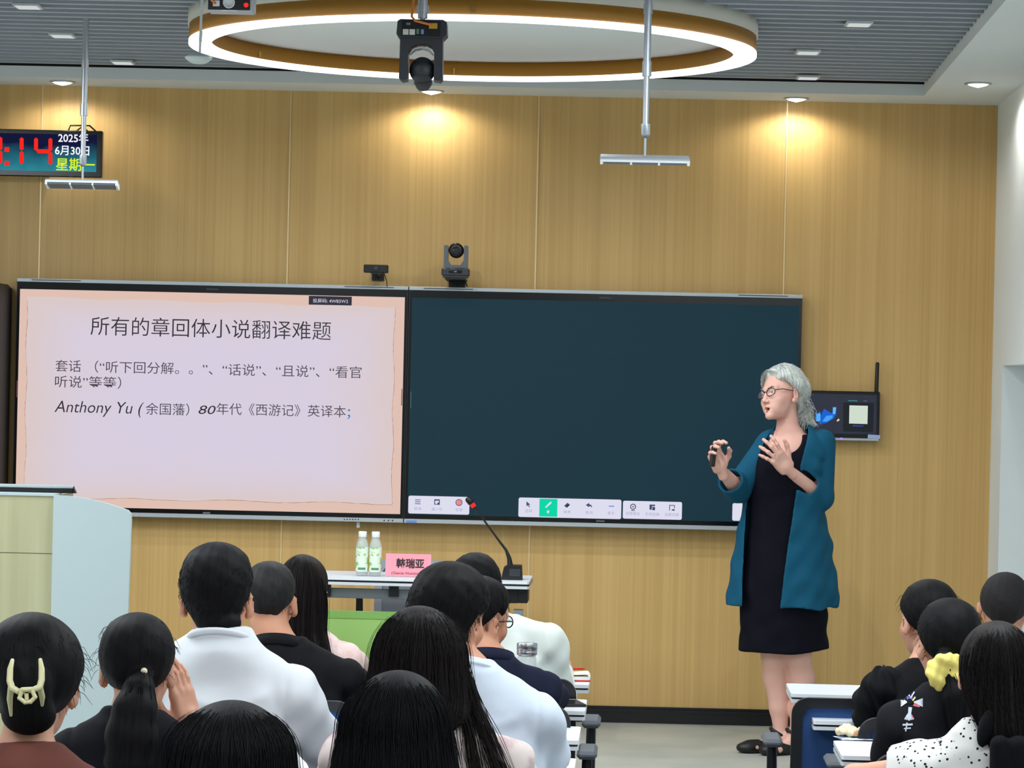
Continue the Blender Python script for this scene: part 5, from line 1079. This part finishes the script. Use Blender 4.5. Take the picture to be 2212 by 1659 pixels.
def strip(x0, y0, x1, y1, w0, w1, n=3):
    o = []; dx, dy = x1-x0, y1-y0; L = math.hypot(dx, dy); nx, ny = -dy/L, dx/L
    for i in range(n):
        t0, t1 = i/n, (i+1)/n; wa, wb = w0+(w1-w0)*t0, w0+(w1-w0)*t1
        o.append([(x0+dx*t0+nx*wa, y0+dy*t0+ny*wa), (x0+dx*t1+nx*wb, y0+dy*t1+ny*wb), (x0+dx*t1-nx*wb, y0+dy*t1-ny*wb), (x0+dx*t0-nx*wa, y0+dy*t0-ny*wa)])
    return o
pl = strip(1967, 1528, 1964, 1556, 4, 2.5, 4)
for q in (-9, -5, 0, 5, 9): pl += strip(1965, 1538, 1964+q*1.05, 1557-abs(q)*.3, 1.2, 1.5, 2)
for q in (-8, -4, 0, 4, 8): pl += strip(1960, 1517, 1946, 1518+q, 1.2, 1.3, 2)+strip(1975, 1517, 1994, 1518+q, 1.2, 1.3, 2)
for q in (-8, 8): pl += strip(1968, 1508, 1968+q, 1495, 1.2, 1.4, 2)
print_on(IN, pl, m_cross); print_on(IN, strip(1967, 1510, 1964, 1494, 1.8, 2.2)+strip(1963, 1514, 1960, 1500, 1.4, 2)+strip(1970, 1514, 1972, 1494, 1.2, 1.6), m_cross2)
print_on(IN, strip(1974, 1523, 1988, 1526, 2.4, 2.2)+strip(1970, 1545, 1974, 1554, 1.4, 2), m_cross3); print_on(IN, strip(1972, 1514, 1978, 1506, 1.6, 1.8)+strip(1976, 1519, 1984, 1517, 1.4, 1.6), m_cross4)
print_on(IN, [[(1966+6*math.cos(i*.52), 1516+6*math.sin(i*.52)) for i in range(12)]], m_blk, lift=.0022)
print_on(IN, strip(1950, 1566, 1972, 1565, 2, 2, 4)+strip(1953, 1574, 1968, 1573, 1.4, 1.4, 3)+strip(1960, 1561, 1957, 1580, 1.4, 1.4, 2), m_cross, 'chest_lettering')
# glasses of the navy shirt
def specs(I, m, t_=.0014, gy=.099):
    c, R, s = I['c'], I['R'], I['hs']; w = lambda p: Vector(c+R@(np.array(p)*s)); a = MB()
    for g in (-1, 1):
        ring = [w((g*.033+.026*math.cos(t), gy-.006*abs(math.cos(t))*(1 if g*math.cos(t) > 0 else 0), .001+.018*math.sin(t))) for t in np.linspace(0, 2*math.pi, 25)]; a.tube(ring, t_, 6, caps=False); a.tube([w((g*.059, gy-.006, .006)), w((g*.076, .06, .010)), w((g*.082, .0, .006)), w((g*.081, -.02, -.012))], t_, 6)
    a.tube([w((-.008, gy+.001, .004)), w((0, gy+.004, .007)), w((.008, gy+.001, .004))], t_, 6); a.build('glasses', m, I['root'])
specs(ID, m_black, .0022)
# black ribbon tied behind the speckled blouse
def ribbon():
    I = IO; f = Field(.005); a = [lp(I, x, y, 7.36) for x, y in ((2118, 1560), (2128, 1585), (2140, 1612))]; f.u(ell(lp(I, 2131, 1572, 7.40), (.021, .022, .050), rotm(0, .25, 0)), 0).u(cap(lp(I, 2160, 1610, 7.35), lp(I, 2168, 1700, 7.36), .025, .035), .01).u(cap(lp(I, 2200, 1615, 7.35), lp(I, 2205, 1700, 7.36), .03, .04), .01)
    V, F = solid(f, 1); mesh_np('ribbon', V, F, m_blk, I['root'])
ribbon()

# chairs under the audience

who = ['the long-haired person in pale pink', 'the bent person in the white long-sleeved shirt', 'the person in the black polo shirt', 'the person in the navy polo shirt', 'the person in the white T-shirt', 'the person in the pale blue white T-shirt', 'the person with the ponytail', 'the person in the blush blouse', 'the person with the claw clip', 'the smooth-haired person at the bottom edge', 'the long-haired person at the bottom edge', 'the person with the buzz cut', 'the person with ruffled sleeves', 'the person with the yellow scrunchie', 'the person in the speckled blouse']
for I, w in zip(PEOPLE, who):
    c = copy_tree(ec); b = I['root']; off = Matrix.Rotation(b.rotation_euler.z, 3, 'Z')@Vector((0, .0, 0)); c.location = b.location+off; c.rotation_euler = b.rotation_euler; c['label'] = 'blue office chair that carries %s' % w
# ---------------------------------------------------------------- the speaker
def speaker():
    YS = 13.62; root = P(1690, 1618, YS); root.z = 0.0
    r = thing('person', 'standing speaker with grey hair, glasses, teal cardigan and navy dress before the wall screen', 'person', root)
    w = lambda px, py, dy=0: np.array(P(px, py, YS+dy)-root)
    z_ = lambda py: w(1690, py)[2]
    k = YS/6500
    def st(py, xl, xr, yc, ry): a, b = w(xl, py), w(xr, py); return ((a[0]+b[0])/2, yc, (a[2]+b[2])/2, (b[0]-a[0])/2, ry)
    hc = w(1689, 855, 0); s = .99; R = rotm(0, 0, math.radians(128))@rotm(0, math.radians(13), 0)@rotm(math.radians(5), 0, 0)
    H = lambda p: hc+R@(np.array(p, float)*s)
    # arms
    RS, RE, RW = w(1664, 958, .02), w(1593, 1056, -.04), w(1557, 1014, -.22)
    LS, LE, LW = w(1776, 956, .0), w(1771, 1074, -.04), w(1703, 1014, -.17)
    f = Field(.0062)
    f.u(cap(H((0, -.026, -.055)), w(1703, 934, .0), .045, .055), .02)
    f.u(loft([st(1400, 1640, 1750, .0, .09), st(1300, 1612, 1775, .01, .13), st(1180, 1628, 1752, .005, .115), st(1100, 1635, 1745, .0, .11), st(1010, 1632, 1762, -.01, .115), st(965, 1640, 1776, .0, .10), st(940, 1668, 1752, .005, .075), st(928, 1690, 1724, .008, .055)]), .03)
    f.u(cap(RS, RE, .047, .040), .03).u(cap(RE, RW, .040, .0225), .012).u(cap(LS, LE, .047, .040), .03).u(cap(LE, LW, .041, .0225), .012)
    f.u(cap(w(1700, 930, -.02), w(1668, 962, -.07), .012, .010), .03).u(cap(w(1708, 930, -.02), w(1745, 958, -.06), .012, .010), .03)
    for knee, calf, sh, ank, hip, heel, toe in (((1672, 1415, .0), (1676, 1462, .035), (1683, 1530, .02), (1687, 1588, .01), (1665, 1290, .0), (1698, 1608, .03), (1625, 1614, -.03)),
                                                ((1724, 1415, -.03), (1732, 1465, .0), (1728, 1535, -.01), (1720, 1590, -.03), (1718, 1290, .0), (1735, 1612, -.01), (1672, 1621, -.10))):
        kn, cf, s_, an, hi, he, to = (w(*q) for q in (knee, calf, sh, ank, hip, heel, toe)); he[2] = max(.035, 0); to[2] = .026
        f.u(cap(hi, kn, .082, .058), .03).u(cap(kn, cf, .055, .057), .02).u(cap(cf, s_, .056, .042), .02).u(cap(s_, an, .042, .031), .02).u(cap(an, he, .030, .030), .02).u(cap(an+np.array((-.02, 0, -.01)), (he+to*2)/3, .028, .022), .025).u(cap(he, to, .027, .026), .02).u(ell(to, (.04, .035, .022)), .015)
    parts = [solid(f, 2)]
    # head, finer
    fh = Field(.0027); hp, hcuts = head_prims(hc, R, s)
    for p, kk in hp: fh.u(p, kk)
    for p, kk in hcuts: fh.cut(p, kk)
    e = lambda p, rr, kk, q=None: fh.u(ell(H(p), np.array(rr)*s, R if q is None else R@q), kk)
    cp = lambda a, b, ra, rb, kk: fh.u(cap(H(a), H(b), ra, rb), kk)
    cp((-.018, .088, -.064), (0, .0945, -.062), .0065, .008, .006); cp((.018, .088, -.064), (0, .0945, -.062), .0065, .008, .006); cp((-.016, .086, -.083), (.016, .086, -.083), .0075, .0075, .006)
    cp((-.019, .082, -.04), (-.027, .076, -.062), .006, .005, .01); cp((.019, .082, -.04), (.027, .076, -.062), .006, .005, .01)
    e((.028, .066, -.064), (.018, .018, .02), .02); e((-.028, .066, -.064), (.018, .018, .02), .02); e((0, .086, -.104), (.019, .014, .014), .014)
    for g in (-1, 1): cp((g*.018, .086, .009), (g*.046, .073, .008), .0055, .005, .006); cp((g*.019, .083, -.008), (g*.044, .073, -.008), .005, .0045, .006)
    fh.u(cap(H((0, -.026, -.055)), H((0, -.034, -.13)), .045, .040), .02)
    fh.cut(ell(H((0, .028, -.158)), np.array((.052, .046, .044)), R), .016)
    for g in (-1, 1): e((g*.0315, .0755, .0075), (.0150, .0125, .0075), .003)
    fh.cut(ell(H((0, .098, -.0725)), np.array((.014, .020, .0062)), R), .003)
    for g in (-1, 1): fh.cut(ell(H((g*.0065, .104, -.047)), np.array((.0035, .006, .004)), R), .002)
    parts.append(solid(fh, 1))
    # hands
    FR_ = [(.55, .75, .5, .16), (.5, .75, .5, .05), (.5, .75, .5, -.06), (.55, .75, .5, -.16)]
    hr = hand(FR_, [(.02, .028, -.010), (.042, .050, -.024), (.072, .050, -.045), (.094, .040, -.058)], .0024)
    dR = np.array(w(1536, 960, -.27)-RW); parts.append(place_hand(hr, RW, dR, (-.55, .80, -.05), False))
    FL = [(.05, .30, .22, .22), (.22, .42, .30, .07), (.30, .45, .30, -.10), (.22, .35, .25, -.30)]
    hl = hand(FL, [(.02, .028, -.008), (.050, .055, -.012), (.080, .072, -.016), (.104, .080, -.018)], .0024)
    dL = np.array(w(1662, 968, -.23)-LW); parts.append(place_hand(hl, LW, dL, (-.18, -.85, .35), True))
    mesh_np('body', *joinVF(*parts), m_skinw, r)
    # lips, eyes, glasses
    f = Field(.0018)
    for a, b, ra, rb in (((-.016, .0915, -.0655), (0, .0985, -.064), .003, .0048), ((.016, .0915, -.0655), (0, .0985, -.064), .003, .0048), ((-.014, .0895, -.0815), (0, .0945, -.083), .0035, .0052), ((.014, .0895, -.0815), (0, .0945, -.083), .0035, .0052)): f.u(cap(H(a), H(b), ra, rb), .003)
    mesh_np('lips', *solid(f, 1), mat('muted rose lips', (176, 102, 98), .45), r)
    a = MB(); a.ball(H((0, .080, -.0725)), .011, 12); a.build('mouth_cavity', mat('mouth dark', (70, 26, 26), .6), r)
    m_eye = mat('eye white', (222, 216, 210), .25); m_iris = mat('eye iris', (62, 66, 74), .2)
    for g in (-1, 1):
        c = H((g*.0315, .0765, .0015)); a = MB(); a.ball(c, .0118, 16); eb = a.build('eye', m_eye, r); d = Vector(R@np.array((g*.06, 1, .05))).normalized(); a = MB(); a.ball(Vector(c)+d*.0078, .0056, 12); a.build('iris', m_iris, eb)
        f = Field(.0018); f.u(cap(H((g*.016, .0965, .0215)), H((g*.036, .0895, .0275)), .0028, .003), .003).u(cap(H((g*.036, .0895, .0275)), H((g*.050, .077, .022)), .003, .0018), .003); mesh_np('eyebrow', *solid(f, 1), mat('grey brow', (150, 132, 122), .8) if g < 0 else bpy.data.materials['grey brow'], r)
    I = dict(c=hc, R=R, hs=s, root=r); specs(I, mat('dark plum frame', (44, 24, 34), .35), .0021)
    m_lens = mat('spectacle lens', (240, 240, 242), .05, alpha=.04, spec=.1)
    for g in (-1, 1):
        a = MB(); pts = [H((g*.033+.0250*math.cos(t), .099-.006*abs(math.cos(t))*(1 if g*math.cos(t) > 0 else 0), .001+.0170*math.sin(t))) for t in np.linspace(0, 2*math.pi, 21)[:-1]]; pb = [p-R@np.array((0, .0014, 0)) for p in pts]; n = 20
        a.add(list(pts)+pb, [tuple(range(n)), tuple(range(2*n-1, n-1, -1))]+[(i, n+i, n+(i+1) % n, (i+1) % n) for i in range(n)]); a.build('spectacle_lens', m_lens, r)
    # hair
    f = Field(.0042)
    for p, kk in head_prims(hc, R, s, ears=False)[0][:2]: f.u(p, kk)
    f.warp(head_warp(hc, R, s, [-.11, -.07, -.045, -.02, .005, .03, .06, .085, .1], [-.10, -.09, -.05, .006, .020, .040, .072, .090, .098], .020, .024, -.012, .004, .035, 2))
    f.keep(lambda x, y, z: -((R[0, 2]*(x-hc[0])+R[1, 2]*(y-hc[1])+R[2, 2]*(z-hc[2]))+.10))
    for px, py, dy, rr in ((1694, 812, -.03, (.042, .05, .026)), (1720, 828, -.01, (.034, .05, .036)), (1730, 856, .01, (.026, .04, .045)), (1728, 884, .02, (.022, .04, .04)), (1738, 900, .02, (.026, .045, .032)), (1750, 912, .03, (.022, .03, .022)), (1760, 918, .03, (.012, .02, .010)), (1722, 905, .02, (.018, .03, .022))): f.u(ell(w(px, py, dy), rr), .014)
    f.warp(lambda x, y, z: .0038*np.sin(95*x+70*z+2*np.sin(40*y))*np.sin(80*y-45*z)+.002*np.sin(190*x-120*z)*np.sin(150*y+60*x))
    f.cut(ell(H((0, .098, -.005)), (.062, .040, .085), R), .008)
    V, F = solid(f, 1); rng = np.random.default_rng(5); Ls = []
    tt = np.linspace(0, 1, 14)[:, None]
    for q in range(1500):
        side = -1 if q % 5 < 3 else 1; u = rng.random(); root_ = H((.012+.012*rng.normal()*.5, .072-.135*u, .104+.012*math.sin(3.0*u)+.006)); lo = rng.random()
        m1 = H((side*(.078+.018*lo), .070-.13*u-.02*lo, .088-.035*lo)); m2 = H((side*(.098-.012*lo), .010-.10*max(u, .25)-.015*rng.random(), .045-.050*rng.random())); m3 = H((side*.070*(1-.4*u), -.095-.02*rng.random(), -.02-.03*rng.random())); en = w(1733+rng.normal()*10, 892+rng.normal()*15, .0+rng.normal()*.022)
        pts = np.array([root_, m1, m2, m3, en]); T = tt[:, 0]*4; L = np.stack([np.interp(T, range(5), pts[:, i]) for i in range(3)], 1)
        for _k in range(3): L[1:-1] = (L[:-2]+2*L[1:-1]+L[2:])/4
        cen = L-hc; Ll = cen@R; el = np.sqrt((Ll[:, 0]/.094)**2+((Ll[:, 1]+.014)/.113)**2+((Ll[:, 2]-.032)/.102)**2); push = np.where((el < 1.0) & (Ll[:, 2] > -.05), 1/np.maximum(el, .5), 1.0)[:, None]
        Ls.append(hc+cen*push*(1+.035*rng.random())+.0028*np.sin(tt*11+rng.uniform(0, 6))*rng.normal(size=3))
    for _ in range(45):
        b = w(1738+rng.normal()*11, 895+rng.normal()*15, .0+rng.normal()*.03); t = np.linspace(0, 1, 9)[:, None]; d = np.array((rng.normal()*.03+.015, rng.normal()*.02, -.03+rng.normal()*.02)); Ls.append(b+t*d+.006*np.sin(t*9+rng.uniform(0, 6))*rng.normal(size=3))
    def clear_(L): q = (np.asarray(L)-hc)@R; return not ((q[:, 1] > -.035) & (q[:, 2] < -.015)).any()
    Ls = [L for L in Ls if clear_(L)]; S2 = strandVF(Ls, .0010, .0005); T2 = tufts(V, hc, 160, .02, 8, lambda p: ((p-hc)@R)[2] > .02, .3)
    V, F = joinVF((V, F), S2, T2); mesh_np('hair', V, F, m_hairg, r, flow_attr(V, hc, R))
    # dress
    m_dress = noisy(mat('navy jersey dress', (12, 12, 23), .85, spec=.15), nscale=240, bump=.1)
    f = Field(.006)
    f.u(loft([st(1408, 1595, 1791, .0, .150), st(1360, 1597, 1788, .0, .150), st(1310, 1599, 1786, .0, .150), st(1250, 1602, 1776, .0, .145), st(1180, 1612, 1764, .0, .130), st(1110, 1622, 1754, -.005, .122), st(1050, 1620, 1762, -.015, .128), st(1000, 1624, 1772, -.015, .130), st(960, 1638, 1784, .0, .112), st(938, 1652, 1770, .008, .085)]), 0)
    f.warp(lambda x, y, z: .004*wob(x, y, z, 1, 1.3)*np.clip((1.0-z)/.4, .35, 1))
    f.cut(ell(w(1696, 938, -.09), (.080, .15, .088), rotm(0, -.18, 0)), .006).cut(cap(w(1706, 930, .0), w(1706, 900, .0), .070, .075), .006)
    f.keep(lambda x, y, z: (z_(1406)+.012*np.sin(9*x))-z-.008*np.sin(14*x+1))
    mesh_np('dress', *solid(f, 2), m_dress, r)
    # cardigan: an open shell with three-quarter sleeves
    m_card = noisy(mat('teal cardigan', (17, 79, 106), .85, spec=.2), nscale=180, bump=.14)
    out = [st(1312, 1566, 1816, .02, .205), st(1250, 1575, 1809, .02, .195), st(1190, 1586, 1799, .015, .180), st(1120, 1600, 1785, .005, .160), st(1060, 1612, 1784, -.0, .150), st(1005, 1622, 1788, .0, .148), st(965, 1632, 1794, .005, .128), st(942, 1640, 1788, .01, .104), st(928, 1664, 1766, .012, .080), st(919, 1682, 1748, .015, .066)]
    Wf = lambda x, y, z: .006*wob(x, y, z, 1, .4)+.004*np.sin(85*(z+.7*x))*np.clip((np.abs(x+.02)-.10)/.05, 0, 1)*np.clip((z-1.12)/.06, 0, 1)*np.clip((1.40-z)/.08, 0, 1)+.006*np.sin(26*x+3*z)*np.clip((.95-z)/.5, 0, 1)+.004*np.sin(60*z+35*x)*np.clip((np.abs(x+.02)-.12)/.05, 0, 1)*np.clip((z-1.1)/.1, 0, 1)*np.clip((1.42-z)/.1, 0, 1)
    f = Field(.0055); f.u(loft(out), 0).warp(Wf)
    inn = [(a, b, c-.012 if i == len(out)-1 else c, rx-.014, ry-.014) for i, (a, b, c, rx, ry) in enumerate(out)]; inn[0] = (inn[0][0], inn[0][1], inn[0][2]-.05, inn[0][3], inn[0][4]); li = loft(inn); f.cut((lambda x, y, z: li[0](x, y, z)+Wf(x, y, z), li[1], li[2]), .003)
    f.cut(cap(w(1706, 932, .01), w(1706, 890, .01), .066, .078), .006)
    zs_ = [z_(y) for y in (1325, 1310, 1200, 1100, 1060, 1000, 960, 935, 905)]; xl = [w(x, y)[0] for x, y in ((1600, 1325), (1600, 1310), (1604, 1200), (1611, 1100), (1616, 1060), (1630, 1000), (1648, 960), (1662, 935), (1675, 905))]; xr_ = [w(x, y)[0] for x, y in ((1677, 1325), (1678, 1310), (1692, 1200), (1708, 1100), (1714, 1060), (1724, 1000), (1735, 960), (1742, 935), (1746, 905))]
    def open_fn(x, y, z): a = np.interp(z, zs_, xl); b = np.interp(z, zs_, xr_); return np.maximum(np.maximum(a-x, x-b), y-.0)
    f.cut((open_fn, np.array((-.4, -.4, 0)), np.array((.4, .0, 1.8))), .004)
    f.u(cap(RS, RE, .062, .060), .010).u(cap(RE, RE+(RW-RE)*.44, .064, .060, True), .014).u(cap(LS, LE, .062, .062), .010).u(cap(LE, LE+(LW-LE)*.38, .064, .060, True), .014)
    f.cut(cap(RE+(RW-RE)*.20, RE+(RW-RE)*.62, .047, .050), .003).cut(cap(LE+(LW-LE)*.16, LE+(LW-LE)*.58, .048, .050), .003)
    f.keep(lambda x, y, z: z_(1309)+.018*np.cos(11*(x-.02))-.014-z)
    mesh_np('cardigan', *solid(f, 2), m_card, r)
    # shoes
    m_sh = mat('black shoe leather', (16, 16, 18), .45)
    for he, to, an, cut in (((1698, 1610, .03), (1621, 1614, -.03), (1687, 1590, .012), 1), ((1735, 1612, -.01), (1668, 1621, -.10), (1722, 1592, -.03), 1)):
        h0, t0, a0 = w(*he), w(*to), w(*an); h0[2] = .028; t0[2] = .024; f = Field(.004)
        f.u(cap(h0, t0, .036, .036), 0).u(ell(t0+(t0-h0)*.12, (.045, .040, .026)), .015).keep(lambda x, y, z: .003-z); d = (t0-h0)/np.linalg.norm(t0-h0)
        f.cut(ell(h0+(t0-h0)*.40+np.array((0, 0, .045)), (.066, .040, .036), rotm(0, 0, math.atan2(d[1], d[0]))), .006); mesh_np('shoe', *solid(f, 2), m_sh, r)
        a = MB(); q = a0+np.array((-.008, 0, .012)); ring = [Vector(q+np.array((.040*math.cos(t), .036*math.sin(t), -.022*math.cos(t)))) for t in np.linspace(0, 2*math.pi, 21)]; a.tube(ring, .0075, 8, caps=False); a.tube([ring[10], Vector(q+np.array((-.005, -.03, -.04))), Vector(h0+np.array((.0, -.034, .012)))], .0075, 8); a.build('ankle_strap', m_sh, r)
    # finger ring on the left hand
    n = np.array((-.18, -.85, .35)); d = dL/np.linalg.norm(dL); n -= d*(n@d); n /= np.linalg.norm(n); y = -np.cross(n, d); q = LW+d*.104+y*(-.012)+n*.004; a = MB(); a.lathe([(.0092, -.002), (.0108, -.002), (.0108, .002), (.0092, .002), (.0092, -.002)], c=q, R=Vector((0, 0, 1)).rotation_difference(Vector(d)).to_matrix(), n=18); a.ball(q+n*.0115, .0035, 10); a.build('finger_ring', mat('silver ring', (220, 220, 226), .15, 1), r)
    # the clicker in the raised hand
    cpos = P(1541, 984, YS-.30); o = thing('presentation_clicker', 'small dark presentation clicker held upright by the standing speaker', 'remote', cpos)
    a = MB(); Rm = Matrix.Rotation(.12, 3, 'Y')@Matrix.Rotation(.5, 3, 'Z'); a.box((-.0125, -.009, -.050), (.0125, .009, .044), R=Rm, bev=.004); a.build('body', mat('charcoal clicker', (30, 28, 28), .45), o)
    a = MB(); a.box((-.006, -.0102, -.0), (.006, -.0088, .024), R=Rm, bev=.0006); a.build('button', m_dgrey, o)
    a = MB(); a.cyl(Rm@Vector((0, 0, .0438)), Rm@Vector((0, 0, .0468)), .004, n=12); a.build('emitter', m_black, o)
speaker()
